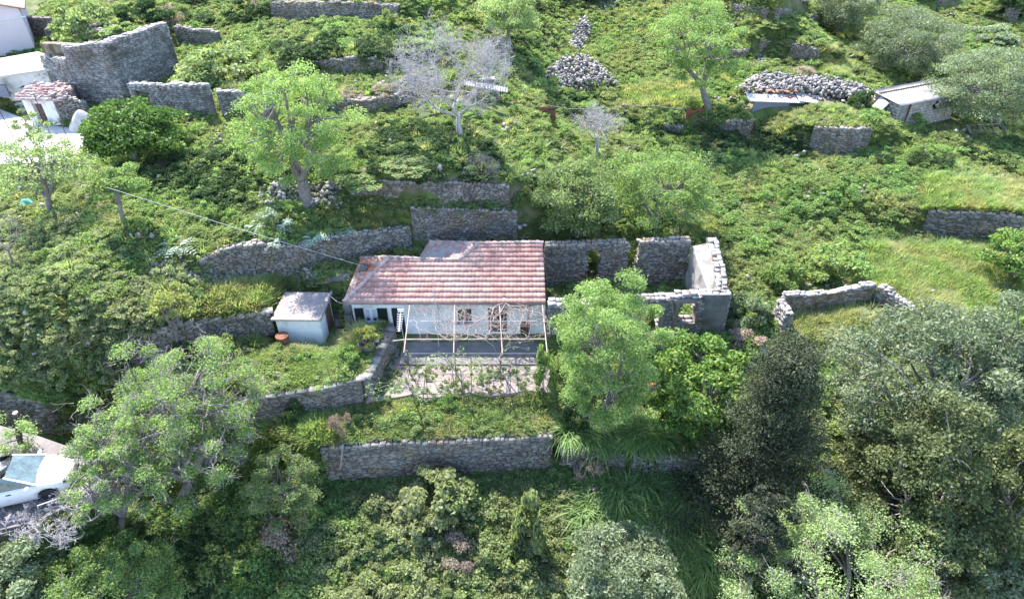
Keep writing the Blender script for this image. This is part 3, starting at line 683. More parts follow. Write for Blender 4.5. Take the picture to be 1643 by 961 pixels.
bs = MB(); bs.slabq([(pL0.x+.1, y0+.16, EZ-.0), (pR0.x-.06, y0+.16, EZ-.0), (pT.x-.06, pT.y-.05, pT.z-.06), (pD.x, pD.y-.05, pD.z-.06), (pR1.x, pR1.y-.05, pR1.z-.06), (pHip.x, pHip.y-.05, pHip.z-.06)], .05)
H_(bs.build('roof_bed', M['wood_dark']))
# shuttered window
f = MB(); yy = HY+.03
def frame_in(mb, a, b, y, t=.075, d=.06):
    x0, x1, z0, z1 = min(a.x,b.x), max(a.x,b.x), min(a.z,b.z), max(a.z,b.z)
    mb.box(((x0+x1)/2, y, z1-t/2), (x1-x0, d, t)); mb.box(((x0+x1)/2, y, z0+t/2), (x1-x0, d, t))
    mb.box((x0+t/2, y, (z0+z1)/2), (t, d, z1-z0-2*t)); mb.box((x1-t/2, y, (z0+z1)/2), (t, d, z1-z0-2*t)); return x0, x1, z0, z1
x0,x1,z0,z1 = frame_in(f, o1, o2, yy); f.box(((x0+x1)/2, yy, (z0+z1)/2), (.14, .07, z1-z0-.11)); wf = H_(f.build('window', M['frame']))
def sub(o): o.parent = wf; o.matrix_parent_inverse = wf.matrix_parent_inverse.copy(); return o
g = MB(); g.box(((x0+x1)/2, yy+.03, (z0+z1)/2), (x1-x0-.08, .012, z1-z0-.08)); p = g.build('pane', M['glass'], wf)
g = MB()
for s in (-1, 1): g.box(((x0+x1)/2+s*(x1-x0)*.245, yy+.012, z1-.05-(z1-z0)*.34), ((x1-x0)*.32, .01, (z1-z0)*.64))
g.build('curtain', M['curtain'], wf)
for nm, xa, xb in (('shutter', at_y(568.5,495,HY).x, x0-.01), ('shutter', x1+.01, at_y(621,495,HY).x)):
    g = MB(); wd = xb-xa; g.box(((xa+xb)/2, HY-.045, (z0+z1)/2), (wd, .035, z1-z0+.04))
    for k in range(9): g.box(((xa+xb)/2, HY-.07, z0+.09+k*(z1-z0-.12)/8.5), (wd-.10, .02, .05), rot=Euler((.4,0,0)))
    g.box((xa+.03, HY-.075, (z0+z1)/2), (.045,.025,z1-z0)); g.box((xb-.03, HY-.075, (z0+z1)/2), (.045,.025,z1-z0))
    H_(g.build('shutter', M['dark_green']))
g = MB(); g.box(((x0+x1)/2, HY-.07, z0-.06), (x1-x0+.25, .2, .05)); H_(g.build('sill', M['sill']))
# dark door
g = MB(); dx0, dx1, dz1 = d1.x, d2.x, d1.z
g.box(((dx0+dx1)/2, HY+.12, (dz1+.2)/2+.0), (dx1-dx0, .05, dz1-.2))
for k in (-1, 1):
    for zz in (.62, 1.55): g.box(((dx0+dx1)/2+k*(dx1-dx0)*.24, HY+.088, zz), ((dx1-dx0)*.32, .02, .62))
dr = H_(g.build('door', M['door'])); g = MB(); g.ball((dx1-.1, HY+.06, 1.15), .03); g.build('handle', M['galv'], dr)
# second window with dark shutters closed and sill
g = MB(); x0,x1,z0,z1 = frame_in(g, w3, w4, yy); g.box(((x0+x1)/2, yy, (z0+z1)/2), (.07,.06,z1-z0)); wf = H_(g.build('window', M['dark_green']))
g = MB(); g.box(((x0+x1)/2, yy+.03, (z0+z1)/2), (x1-x0-.08, .012, z1-z0-.08)); g.build('pane', M['glass'], wf)
g = MB(); g.box(((x0+x1)/2, HY-.06, z0-.05), (x1-x0+.15, .18, .08)); H_(g.build('sill', M['sill']))
# tall barred french window
g = MB(); x0,x1,z0,z1 = frame_in(g, g1, g2, yy, .05); 
for k in (1,2,3): g.box((x0+(x1-x0)*k/4, yy, (z0+z1)/2), (.035 if k != 2 else .08, .05, z1-z0-.1))
for k in (1,2,3,4): g.box(((x0+x1)/2, yy, z0+(z1-z0)*k/5), (x1-x0-.1, .04, .03))
wf = H_(g.build('french_window', M['dark_green'])); g = MB(); g.box(((x0+x1)/2, yy+.035, (z0+z1)/2), (x1-x0-.06, .012, z1-z0-.06)); g.build('pane', M['glass'], wf)
g = MB(); g.box(((s1.x+s2.x)/2, HY+.2, (s1.z+.2)/2), (s2.x-s1.x, .05, s1.z-.2)); H_(g.build('low_door', M['wood_dark']))
# chimney stub on the hip
cp = at_z(583, 433, EZ+.25); g = MB(); g.box((cp.x, cp.y, EZ+.22), (.42, .42, .62), bev=.02); H_(g.build('chimney', M['mortar']))
g = MB(); g.box((cp.x, cp.y, EZ+.535), (.3, .3, .03)); H_(g.build('flue', M['joint']))
# cable box and pipe on wall
g = MB(); a = at_y(700,533,HY); g.bar((at_y(702,488,HY).x, HY-.03, .3), (at_y(702,488,HY).x, HY-.03, EZ-.1), .018); H_(g.build('pipe', M['cable']))

# ================================================================== shed
def shed():
    a = hit(452, 552); b = hit(517, 556); zf = min(a.z, b.z)-.1
    a = at_z(452,551,.55); b = at_z(517,557,.55); t = empty('shed', (a.x, a.y, .3), 'small white flat roofed shed with a rusty barrel at its corner', 'shed')
    ang = -.02; L = b.x-a.x+.05; Dp = 1.9; hh = 1.75
    t.rotation_euler[2] = ang
    m = MB(); m.box((L/2, .1, hh/2-.15), (L, .2, hh+.3)); m.box((.1, Dp/2+.05, hh/2-.15), (.2, Dp-.3, hh+.3)); m.box((L/2, Dp-.1, hh/2-.15), (L, .2, hh+.3))
    m.box((L-.1, .55, hh/2-.15), (.2, .7-.002, hh+.3)); m.box((L-.1, Dp-.35, hh/2-.15), (.2, .3, hh+.3)); m.box((L-.1, 1.3, hh-.1), (.2, .79, .2))
    m.build('wall', M['plaster'], t)
    m = MB(); m.box((L/2, Dp/2, hh+.05), (L+.3, Dp+.35, .09), bev=.015); m.build('roof', M['slab'], t)
    m = MB(); m.box((L+.12, Dp/2, hh+.15), (.08, Dp+.3, .12), bev=.01); m.build('roof_kerb', M['slab'], t)
    m = MB(); m.box((L+.02, 1.3, hh/2-.15), (.05, .76, hh+.1)); d = m.build('door', M['wood_dark'], t)
    m = MB(); m.bar((L+.06, 1.05, .8), (L+.1, 1.05, .8), .02); m.build('handle', M['iron'], d)
    return t
shed()
def barrel():
    p = at_z(459.5, 566, .5); z = gz(p.x, p.y); t = empty('barrel', (p.x, p.y, z), 'rusty brown oil barrel standing against the corner of the white shed', 'barrel')
    m = MB(); r = .29; pr = [(r, -.02), (r+.012, 0), (r+.012, .03), (r, .05), (r, .27), (r+.018, .29), (r, .31), (r, .55), (r+.018, .57), (r, .59), (r, .80), (r+.012, .82), (r+.012, .86), (r-.02, .86), (r-.03, .84)]
    m.lathe(pr, seg=28); m.build('drum', M['rust'], t)
    m = MB(); m.bar((.12,.05,.84), (.12,.05,.87), .035); m.build('bung', M['iron'], t)
barrel()

# ================================================================== roofless ruin
zr = .3
def ruinwalls():
    T = empty('ruined_house', (1.7, 25.1, zr), 'roofless stone house ruin with empty doorway and window beside the tiled cottage', 'ruin')
    def P(o): o.parent = T; o.matrix_parent_inverse = Matrix.Translation(T.location).inverted(); return o
    Yf = 25.15
    def sx(px, py): return at_y(px, py, Yf)
    xL, xR = 1.75, sx(1176,470).x
    zt1, zt2 = sx(880,490).z, sx(1150,474).z
    L = xR-xL
    dA, dB = sx(1030,492), sx(1061,494); wA, wB = sx(1091,486), sx(1114,517); dC, dD = sx(962,505), sx(990,505)
    op = [(dA.x-xL, dB.x-xL, -.5, dA.z), (wA.x-xL, wB.x-xL, wB.z, wA.z), (dC.x-xL, dD.x-xL, -.5, dC.z)]
    zf = .15
    kw = dict(mat='mortar', core='pointing', sw=.34, sh=.15, gap=.012, both=True, sink=.5, cat=None, label=None, ragged=.05)
    P(stone_wall('front_wall', [(xL, Yf, zf, zt1), (xL+L*.35, Yf, zf, zt1+.02), (xR-1.7, Yf, zf, zt2), (xR, Yf-.0, zf-.3, zt2)], thick=.55, openings=op, seed=41, **kw))
    # plaster bands round the openings
    for (s0, s1, z0, z1) in op[:2]:
        g = MB(); x0, x1 = xL+s0, xL+s1; zz0 = max(z0, zf); y = Yf+.26
        g.box((x0-.09, y, (zz0+z1)/2), (.2, .66, z1-zz0)); g.box((x1+.09, y, (zz0+z1)/2), (.2, .66, z1-zz0)); g.box(((x0+x1)/2, y, z1+.1), (x1-x0+.55, .66, .2))
        if z0 > 0: g.box(((x0+x1)/2, y, z0-.05), (x1-x0+.3, .7, .1))
        P(g.build('opening_surround', M['concrete']))
    # corner pier, smooth render, proud of the wall
    g = MB(); g.box((xR-.78, Yf-.02, (zt2-.35+zf)/2), (1.3, .06, zt2-.12-zf+.6)); P(g.build('rendered_corner', M['mortar']))
    # crack showing stones
    rng = np.random.default_rng(4); zz = np.arange(zf+.1, zt2-.02, .12); n = len(zz); cxk = np.array([np.interp(z, [zf, zt2], [sx(1117,530).x, sx(1127,470).x]) for z in zz])
    cxk = np.repeat(cxk, 2)+rng.uniform(-.13, .13, 2*n); zz = np.repeat(zz, 2)+rng.uniform(-.04,.04,2*n)
    V, F, t = boxes(np.stack([cxk, np.full(2*n, Yf-.06)+rng.uniform(-.03,.03,2*n), zz], 1), np.stack([rng.uniform(.05,.12,2*n), np.full(2*n,.08), rng.uniform(.03,.07,2*n)], 1), np.tile(np.eye(3), (2*n,1,1)), rng)
    P(np_mesh('crack_stones', V, F, M['rubble'], t))
    # back wall
    Yb = 29.6
    def sb(px, py): return at_y(px, py, Yb)
    bo = [(sb(944,400).x, sb(965,400).x, zr-.2, 2.62), (sb(1008,400).x, sb(1026,400).x, -.5, 9)]
    P(stone_wall('back_wall', [(xL, Yb, zr, sb(880,395).z), (4.2, Yb, zr, sb(950,393).z), (7, Yb, zr, sb(1040,390).z), (xR-1.0, Yb, zr, sb(1095,388).z)], thick=.5, openings=[(o[0]-xL, o[1]-xL, o[2], o[3]) for o in bo], seed=42, **{**kw, 'mat':'stone', 'core':'joint'}))
    g = MB(); g.box(((bo[0][0]+bo[0][1])/2, Yb+.25, 2.68), (bo[0][1]-bo[0][0]+.5, .4, .12)); P(g.build('lintel', M['concrete']))
    # right end wall, thick, inner face plastered
    q0 = Vector((xR-.02, Yf+.1, 0)); xb_o = at_y(1152,379,Yb+.5).x
    # runs front->back; front face direction so that "behind" is to the right
    z_b = at_y(1152,380,Yb+.5).z
    pts = [(xb_o-.55, Yb+.5, zr, z_b), ((xb_o+xR)/2-.58, 27.4, zr, (z_b+zt2)/2+.05), (xR-.56, Yf+.56, zr, zt2)]
    P(stone_wall('end_wall', pts, thick=.5, seed=43, **{**kw, 'ragged':.04}))
    # battered, rendered inner face with a rough pier and a solid dark block painting a niche's shade
    g = MB(); Pt = [Vector((p[0]-.02, p[1], p[3]-.10)) for p in pts]; ft = [.95, .62, .25]
    Pt[0].y -= .45; Pb = [Vector((p.x-f_, p.y-(.05 if i_ == 0 else 0), .1)) for i_, (p, f_) in enumerate(zip(Pt, ft))]
    Bk = [Vector((p.x+.04, p.y, .1)) for p in Pt]; bm_ = g.b
    vt = [bm_.verts.new(p) for p in Pt]; vm = [bm_.verts.new(p+Vector(o_)) for p, o_ in zip(Pt, ((-.85,0,-.22),(-.48,0,-.45),(-.12,0,-.7)))]; vb = [bm_.verts.new(p) for p in Pb]; vk = [bm_.verts.new(p) for p in Bk]
    for i_ in range(2):
        bm_.faces.new((vt[i_], vt[i_+1], vm[i_+1], vm[i_])); bm_.faces.new((vm[i_], vm[i_+1], vb[i_+1], vb[i_])); bm_.faces.new((vt[i_+1], vt[i_], vk[i_], vk[i_+1]))
    bm_.faces.new((vt[0], vm[0], vb[0], vk[0])); bm_.faces.new((vt[2], vk[2], vb[2], vm[2]))
    P(g.build('inner_render', M['inner']))
    rc = Pb[1].lerp(Pb[2], .35); g = MB(); g.box((rc.x+.28, rc.y, .95), (.6, .75, 1.5), rz=.12); P(g.build('niche_shade_block', M['joint']))
    g = MB(); g.box((rc.x+.02, rc.y+.62, .95), (.42, .5, 1.7), rz=.12, bev=.04); P(g.build('pier', M['mortar']))
    g = MB(); g.bar(sx(1074,477)+Vector((0,-.1,.3)), sx(1080,508)+Vector((0,-.14,0)), .02); P(g.build('hanging_rod', M['wood']))
ruinwalls()

# ================================================================== small ruin on the right
def ruin_right():
    a, b, c = hit(1252, 512), hit(1395, 488), hit(1480, 535); l0 = hit(1262, 545)
    z = .5*(a.z+b.z)
    T = empty('ruined_outbuilding', (a.x, a.y, a.z), 'low L shaped ruin with brown and white inner walls in the grass on the right', 'ruin')
    def P(o): o.parent = T; o.matrix_parent_inverse = Matrix.Translation(T.location).inverted(); return o
    kw = dict(mat='rubble', core='soiled', both=True, thick=.4, sw=.3, sh=.13, label=None, cat=None, gap=.01)
    w1 = P(stone_wall('back_wall', [(a.x, a.y, a.z-.3, ztop(a,475)), ((a.x+b.x)/2, (a.y+b.y)/2, a.z-.3, ztop((a+b)/2,474)), (b.x, b.y, b.z-.3, ztop(b,456))], seed=51, **kw))
    w2 = P(stone_wall('side_wall', [(b.x+.02, b.y-.1, b.z-.3, ztop(b,457)), (c.x, c.y, c.z-.3, ztop(c,516)+.1)], seed=52, openings=[(1.5, 2.1, -5, ztop(c,516)-.3)], **kw))
    w3 = P(stone_wall('side_wall', [(l0.x, l0.y, l0.z-.3, ztop(l0,505)), (a.x-.1, a.y-.05, a.z-.3, ztop(a,477))], seed=53, **kw))
    for (p, q, tp, tq) in ((a, b, 477, 460),):
        e = (q-p).normalized(); nn = Vector((e.y, -e.x, 0))*.02; g = MB(); rng = random.Random(4)
        zt0, zt1 = ztop(p,tp)-.1, ztop(q,tq)-.1
        xs = [i/12 for i in range(13)]
        top = [p.lerp(q, s)+nn+Vector((0,0,(zt0*(1-s)+zt1*s)-p.lerp(q,s).z)) for s in xs]
        bot = [p.lerp(q, s)+nn+Vector((0,0,.1+.25*rng.random())) for s in xs]
        for i in range(12): g.slabq([bot[i], bot[i+1], top[i+1], top[i]], .05, (-nn.x, -nn.y, 0))
        P(g.build('inner_render', M['soiled']))
ruin_right()
# ================================================================== leaves and wood
def leaves(C, size, rng, up=.5, t=None, long=1.6, outward=None, wvar=(.6,1.4)):
    """diamond leaves (one quad each) around centres C"""
    n = len(C); s = size*rng.uniform(wvar[0], wvar[1], n)
    N = rng.normal(size=(n,3)); N /= np.linalg.norm(N, axis=1, keepdims=True)
    if outward is not None: N = N*(1-up) + outward*up
    else: N[:,2] = np.abs(N[:,2]) + up
    N /= np.linalg.norm(N, axis=1, keepdims=True)+1e-9
    A = rng.normal(size=(n,3)); A -= N*(A*N).sum(1, keepdims=True); A /= np.linalg.norm(A, axis=1, keepdims=True)+1e-9
    B = np.cross(N, A); l = (s*long/2)[:,None]; w_ = (s/2)[:,None]; dz = N*(s*.12)[:,None]
    V = np.stack([C-A*l, C-B*w_+dz, C+A*l, C+B*w_+dz], 1).reshape(-1,3)
    F = (np.arange(n)*4)[:,None]+np.arange(4)[None]
    if t is None: t = rng.random(n)
    return V, F, np.repeat(np.clip(t,0,1), 4)
def dome_pts(n, rng, rad=(1,1,.8), low=-.15, shell=.35, lobes=20, lobe=.30, lobe_sd=.55):
    """clumpy cloud: leaves gathered in lobes that sit on an uneven dome"""
    d = rng.normal(size=(lobes*3,3)); d /= np.linalg.norm(d, axis=1, keepdims=True); d = d[d[:,2] > low][:lobes]
    r = rng.uniform(1-shell, 1.0, len(d)); C = d*r[:,None]
    k = rng.integers(0, len(d), n); ls = rng.uniform(.6, 1.35, len(d))
    q = rng.normal(size=(n,3)); q /= np.linalg.norm(q, axis=1, keepdims=True); q[:,2] = np.where(q[:,2] < -.2, -q[:,2]*.6, q[:,2])
    rr = lobe*ls[k]*rng.uniform(0, 1, n)**lobe_sd
    P = C[k] + q*rr[:,None]*np.array([1,1,.75])
    P = P*np.array(rad)
    tone = rng.random(len(d))[k]*.5 + rng.random(n)*.5
    return P, q, tone
def curve(a, b, rng, k=6, bend=.15, droop=0):
    a, b = np.array(a, float), np.array(b, float); L = np.linalg.norm(b-a); s = np.linspace(0,1,k)[:,None]
    off = rng.normal(0, bend*L, 3); off2 = rng.normal(0, bend*L*.4, 3)
    P = a+(b-a)*s + off*np.sin(s*math.pi) + off2*np.sin(s*2*math.pi); P[:,2] += droop*np.sin(s[:,0]*math.pi)*L; return P
# ---- shrubs (one mesh shared by its copies)
SHRUB = {}
def shrub_mesh(kind, seed=0):
    key = (kind, seed)
    if key in SHRUB: return SHRUB[key]
    rng = np.random.default_rng(seed*17+hash_(kind)); sp = dict(
        bramble=('bramble', 5200, .085, 34, .28), fresh=('fresh', 5200, .075, 30, .30), ivy=('ivy', 5200, .085, 30, .27), almond=('almond', 4200, .075, 26, .30),
        pale=('pale', 4200, .07, 28, .30), olive=('olive', 6500, .06, 34, .26), citrus=('citrus', 4600, .09, 26, .28), yellow=('yellow', 3800, .08, 26, .28), dry=('dry', 3000, .05, 24, .3), carob=('carob', 5600, .075, 30, .27))[kind]
    P, q, t = dome_pts(sp[1], rng, (1,1,.85), lobes=sp[3], lobe=sp[4])
    P[:,2] += .12
    V, F, T = leaves(P, sp[2], rng, up=.45, outward=q, t=t, long=2.2 if kind == 'olive' else 1.5)
    paths = []
    for i in range(16):
        a = rng.uniform(0, 6.28); r = rng.uniform(.4, .95); e = (r*math.cos(a), r*math.sin(a), rng.uniform(.3, .9)*(1.15-r*.6))
        paths.append((curve((rng.normal(0,.08), rng.normal(0,.08), -.1), e, rng, 5, .08), np.linspace(.018,.004,5)))
    V2, F2 = tubes(paths, 4)
    o = np_mesh('shrub', V, F, M_(sp[0]), T, link=False); s = np_mesh('stems', V2, F2, M['greybark'], None, link=False)
    SHRUB[key] = (o.data, s.data); bpy.data.objects.remove(o); bpy.data.objects.remove(s); return SHRUB[key]
def hash_(s): return sum((i+1)*ord(c) for i, c in enumerate(s)) % 9973
def M_(k): return LF[k]
def shrub(p, w_, h, kind, label, name='shrub', cat='shrub', group=None, seed=None):
    p = Vector(p); seed = seed if seed is not None else random.randrange(3)
    fo, st = shrub_mesh(kind, seed); e = empty(name, p, label, cat, group); e.rotation_euler[2] = random.uniform(0, 6.28)
    for nm, me in (('foliage', fo), ('stem', st)):
        o = bpy.data.objects.new(nm, me); COL.objects.link(o); o.parent = e; o.scale = (w_/2, w_/2, h)
    return e
def pshrub(x0, x1, ybase, ytop, kind, label, **k):
    """shrub seen in the photo between columns x0..x1, standing at row ybase, its top at row ytop"""
    p = hit((x0+x1)/2, ybase); w_ = (x1-x0)/scale_at(p); p = Vector((p.x, p.y+w_*.35, gz(p.x, p.y+w_*.35)-.05)); h = max(.4, ztop((p.x, p.y), ytop)-p.z)
    return shrub(p, w_*1.05, h, kind, label, **k)
# ---- trees
def tree(foot, W, H, kind, label, seed=0, trunk_h=.28, tr=.14, lean=(0,0), nc=34, nl=16000, lobe=.28, leaf=.08, cz=.62, rz=.40, twigs=0, bark='greybark', name='tree', cat='tree', group=None, D=None, long=1.6, low=-.5, up=.45, tip=None, sd=.6, flat=.75, shell=.55):
    rng = np.random.default_rng(seed+100); D = D or W; foot = Vector(foot); root = empty(name, foot, label, cat, group)
    T = np.array([lean[0]*.5, lean[1]*.5, H*trunk_h])
    C0 = np.array([lean[0], lean[1], H*cz]); rad = np.array([W/2, D/2, H*rz])
    d = rng.normal(size=(nc*4,3)); d /= np.linalg.norm(d, axis=1, keepdims=True); d = d[d[:,2] > low]
    # spread lobes: greedy far points
    pick = [0]
    for _ in range(min(nc, len(d))-1):
        dm = np.min([((d-d[i])**2).sum(1) for i in pick], 0)*rng.uniform(.3, 1, len(d)); pick.append(int(dm.argmax()))
    d = d[pick]; r = rng.uniform(1-shell, 1.0, len(d))**.8; ls = rng.uniform(.6, 1.3, len(d))
    CC = C0 + d*r[:,None]*(rad*(1-lobe*.55))
    paths = [(curve((0,0,-.3), T, rng, 6, .04), np.linspace(tr*1.35, tr*.85, 6))]
    nmain = 5; mains = []
    for i in range(nmain):
        a = 2*math.pi*i/nmain+rng.uniform(-.4,.4); e = C0+np.array([math.cos(a)*rad[0]*.38, math.sin(a)*rad[1]*.38, rng.uniform(-.2,.35)*rad[2]])
        P = curve(T, e, rng, 6, .08, .05); mains.append(P); paths.append((P, np.linspace(tr*.7, tr*.3, 6)))
    for c in CC:
        best = min(mains, key=lambda P: np.linalg.norm(P[-1]-c)); st_ = best[rng.integers(2, 6)]
        paths.append((curve(st_, c, rng, 5, .08, .06), np.linspace(tr*.28, tr*.07, 5)))
    for i in range(twigs):
        c = CC[rng.integers(len(CC))]; dd = rng.normal(size=3); dd[2] = abs(dd[2])*.6; dd /= np.linalg.norm(dd)
        a = c+rng.normal(0, .12, 3)*W*.2; L = rng.uniform(.25, .7)*lobe*W*.75
        Pm = curve(a, a+dd*L, rng, 4, .12); paths.append((Pm, np.linspace(.016, .004, 4)))
        for _ in range(2):
            d2 = dd+rng.normal(0,.6,3); paths.append((curve(Pm[2], Pm[2]+d2*L*.5, rng, 3, .1), np.linspace(.01,.003,3)))
    V, F = tubes(paths, 6); np_mesh('trunk', V, F, M[bark], None, parent=root, smooth_=True)
    if nl:
        k = rng.integers(0, len(CC), nl); q = rng.normal(size=(nl,3)); q /= np.linalg.norm(q, axis=1, keepdims=True)
        q[:,2] = np.where(q[:,2] < -.3, -q[:,2], q[:,2]); rr = lobe*ls[k]*rng.random(nl)**sd
        P = CC[k]+q*rr[:,None]*np.array([W/2, D/2, min(W, H*rz*2)/2*flat])*1.0 + rng.normal(0, .03, (nl,3))
        t = rng.random(len(CC))[k]*.45+rng.random(nl)*.55
        V, F, Tt = leaves(P, leaf, rng, up=up, outward=q, t=t, long=long)
        if tip:
            isT = ((q[:,2] > .5) & (rng.random(nl) < .35)); mi = isT.astype(int)
            np_mesh('crown', V, F, None, Tt, parent=root, mats=[M_(kind), M_(tip)], mi=mi)
        else: np_mesh('crown', V, F, M_(kind), Tt, parent=root)
    return root
def ptree(fx_, fy_, x0, x1, ytop, kind, label, zoff=0, hmin=1.2, p=None, **k):
    p = p or hit(fx_, fy_); sc = scale_at(p); W = (x1-x0)/sc; H = max(hmin, ztop(p, ytop)-p.z); lx = ((x0+x1)/2-fx_)/sc
    # the crown's top lies above the trunk; correct the width for the crown being nearer the camera
    pm = (p.x, p.y, p.z+H*.6); W = (x1-x0)/scale_at(pm)*k.pop('wf',1.12); lx = ((x0+x1)/2-PW/2)/scale_at(pm)-p.x
    return tree(p-Vector((0,0,.05)), W, H, kind, label, lean=(lx*.9, k.pop('ly', 0)), **k)
def bare_tree(foot, H, W, label, seed=0, tr=.16, lean=(0,0), depth=5, mat='barewood', name='bare_tree', nb=4, rise=.35, group=None, spread=.75, trunk_frac=.25, thin=1.0, D=None):
    rng = np.random.default_rng(seed+300); root = empty(name, foot, label, 'tree', group); paths = []; tips = []
    C0 = np.array([lean[0], lean[1], H*.6]); rad = np.array([W/2, (D or W)/2, H*.42])
    def grow(a, d, L, r, lev):
        e = a+d*L; k = 5; P = curve(a, e, rng, k, .07, .03); paths.append((P, np.linspace(r, r*.62, k)))
        if lev == 0: return
        n = nb if lev > 1 else nb+1
        for i in range(n):
            s = rng.integers(2, k) if i else k-1; nd = d+rng.normal(0, spread, 3); nd[2] += rise*.4; nd /= np.linalg.norm(nd)
            st_ = P[s]; el = (st_+nd*L*.7-C0)/rad; m = np.linalg.norm(el)
            if m > 1.02: nd = nd-.9*el/m*np.linalg.norm(nd); nd /= np.linalg.norm(nd)+1e-6
            grow(st_, nd, L*rng.uniform(.5, .80), max(r*.5, .005*thin), lev-1)
    T = np.array([lean[0]*.3, lean[1]*.3, H*trunk_frac]); P = curve((0,0,-.2), T, rng, 6, .05); paths.append((P, np.linspace(tr*1.2, tr*.8, 6)))
    for i in range(5):
        a = 2*math.pi*i/5+rng.uniform(-.4,.4); d = np.array([math.cos(a)*.75*W/H, math.sin(a)*.75*(D or W)/H, rng.uniform(.5,1.1)]); d /= np.linalg.norm(d)
        grow(T+np.array([lean[0]*.1,0,0]), d, max(H*.30, W*.17), tr*.42, depth-1)
    V, F = tubes(paths, 4); np_mesh('trunk', V[:24*4] if False else V, F, M[mat], None, parent=root, smooth_=True); return root
# ---- arching blade plants
def blades(n, L, wd, rng, spread=1.0, k=6, arch=1.0, base_r=.15, tone=None):
    a = rng.uniform(0, 2*math.pi, n); ln = L*rng.uniform(.6, 1.15, n); inc = rng.uniform(.15, 1.0, n)*spread
    s = np.linspace(0, 1, k); h = np.cos(inc)[:,None]*ln[:,None]*(s - .42*arch*s**2.2*(1+inc[:,None]))
    r = np.sin(inc)[:,None]*ln[:,None]*(s+.25*s**2) + base_r*rng.random(n)[:,None]
    X = r*np.cos(a)[:,None]; Y = r*np.sin(a)[:,None]; P = np.stack([X, Y, h], -1)
    W = wd*np.sin(np.clip(s*.92+.08,0,1)*math.pi)**.7; W[-1] = .002
    B = np.stack([-np.sin(a), np.cos(a), np.zeros(n)], -1)[:,None,:]*W[None,:,None]/2
    V = np.stack([P-B, P+B], 2).reshape(-1,3); i = (np.arange(n)*2*k)[:,None]+2*np.arange(k-1)[None]
    F = np.stack([i, i+1, i+3, i+2], -1).reshape(-1,4); t = np.repeat(rng.random(n), 2*k); return V, F, t
# ---- stuff: many small plants on one point cloud through geometry nodes
def proto_coll(name, objs):
    c = bpy.data.collections.new(name)
    for o in objs: c.objects.link(o)
    return c
def scatter(name, coll, nproto, P, scl, label, seed=0, tilt=.15, zsc=None, kind='stuff'):
    rng = np.random.default_rng(seed); n = len(P); me = bpy.data.meshes.new(name); me.vertices.add(n); me.vertices.foreach_set('co', np.asarray(P, np.float32).ravel())
    S = np.stack([scl, scl, scl if zsc is None else zsc], 1).astype(np.float32)
    Rt = np.stack([rng.normal(0, tilt, n), rng.normal(0, tilt, n), rng.uniform(0, 6.28, n)], 1).astype(np.float32)
    a = me.attributes.new('scl', 'FLOAT_VECTOR', 'POINT'); a.data.foreach_set('vector', S.ravel())
    a = me.attributes.new('rot', 'FLOAT_VECTOR', 'POINT'); a.data.foreach_set('vector', Rt.ravel())
    a = me.attributes.new('idx', 'INT', 'POINT'); a.data.foreach_set('value', rng.integers(0, nproto, n).astype(np.int32))
    o = bpy.data.objects.new(name, me); COL.objects.link(o); tag(o, label, kind=kind)
    g = bpy.data.node_groups.new(name, 'GeometryNodeTree')
    g.interface.new_socket('Geometry', in_out='INPUT', socket_type='NodeSocketGeometry'); g.interface.new_socket('Geometry', in_out='OUTPUT', socket_type='NodeSocketGeometry')
    N = g.nodes; L = g.links; gi = N.new('NodeGroupInput'); go = N.new('NodeGroupOutput'); ip = N.new('GeometryNodeInstanceOnPoints')
    mp = N.new('GeometryNodeMeshToPoints'); L.new(gi.outputs[0], mp.inputs['Mesh'])
    ci = N.new('GeometryNodeCollectionInfo'); ci.inputs['Collection'].default_value = coll; ci.inputs['Separate Children'].default_value = True; ci.inputs['Reset Children'].default_value = True
    ip.inputs['Pick Instance'].default_value = True
    def attr(nm, ty):
        q = N.new('GeometryNodeInputNamedAttribute'); q.data_type = ty; q.inputs['Name'].default_value = nm; return q.outputs['Attribute']
    L.new(mp.outputs[0], ip.inputs['Points']); L.new(ci.outputs[0], ip.inputs['Instance'])
    L.new(attr('idx','INT'), ip.inputs['Instance Index']); L.new(attr('rot','FLOAT_VECTOR'), ip.inputs['Rotation']); L.new(attr('scl','FLOAT_VECTOR'), ip.inputs['Scale'])
    L.new(ip.outputs[0], go.inputs[0]); m = o.modifiers.new('scatter', 'NODES'); m.node_group = g; return o
def tufts(name, kind, count, L, wd, spread, nb=90, arch=.5, base_r=.22, k=4):
    out = []
    for i in range(count):
        rng = np.random.default_rng(i+hash_(name)); V, F, t = blades(nb, L, wd, rng, spread, k, arch, base_r); out.append(np_mesh(name, V, F, M_(kind), t, link=False))
    return out
def weeds(name, kind, count, n, r, h, leaf):
    out = []
    for i in range(count):
        rng = np.random.default_rng(i+50+hash_(name)); P, q, t = dome_pts(n, rng, (r, r, h), lobes=9, lobe=.42, shell=.5); P[:,2] = np.abs(P[:,2])
        V, F, T = leaves(P, leaf, rng, up=.4, outward=q, t=t); out.append(np_mesh(name, V, F, M_(kind), T, link=False))
    return out
def sample_px(polys, n, rng):
    out = []
    areas = []
    for P in polys:
        P = np.array(P, float); areas.append(abs(np.dot(P[:,0], np.roll(P[:,1],1))-np.dot(P[:,1], np.roll(P[:,0],1)))/2)
    for P, A in zip(polys, areas):
        P = np.array(P, float); m = int(n*A/sum(areas)); lo, hi = P.min(0), P.max(0); pts = rng.uniform(lo, hi, (m*4+20, 2)); pts = pts[inpoly(P, pts[:,0], pts[:,1])][:m]; out.append(pts)
    return np.concatenate(out)
def keep_out(P, margin=.0):
    k = np.ones(len(P), bool)
    for e in EXCL: k &= ~(sdist(np.array(e), P[:,0], P[:,1]) <= margin)
    return k
WALL_SEGS = [np.array(p)[:, :2] for p, _ in WALLS]
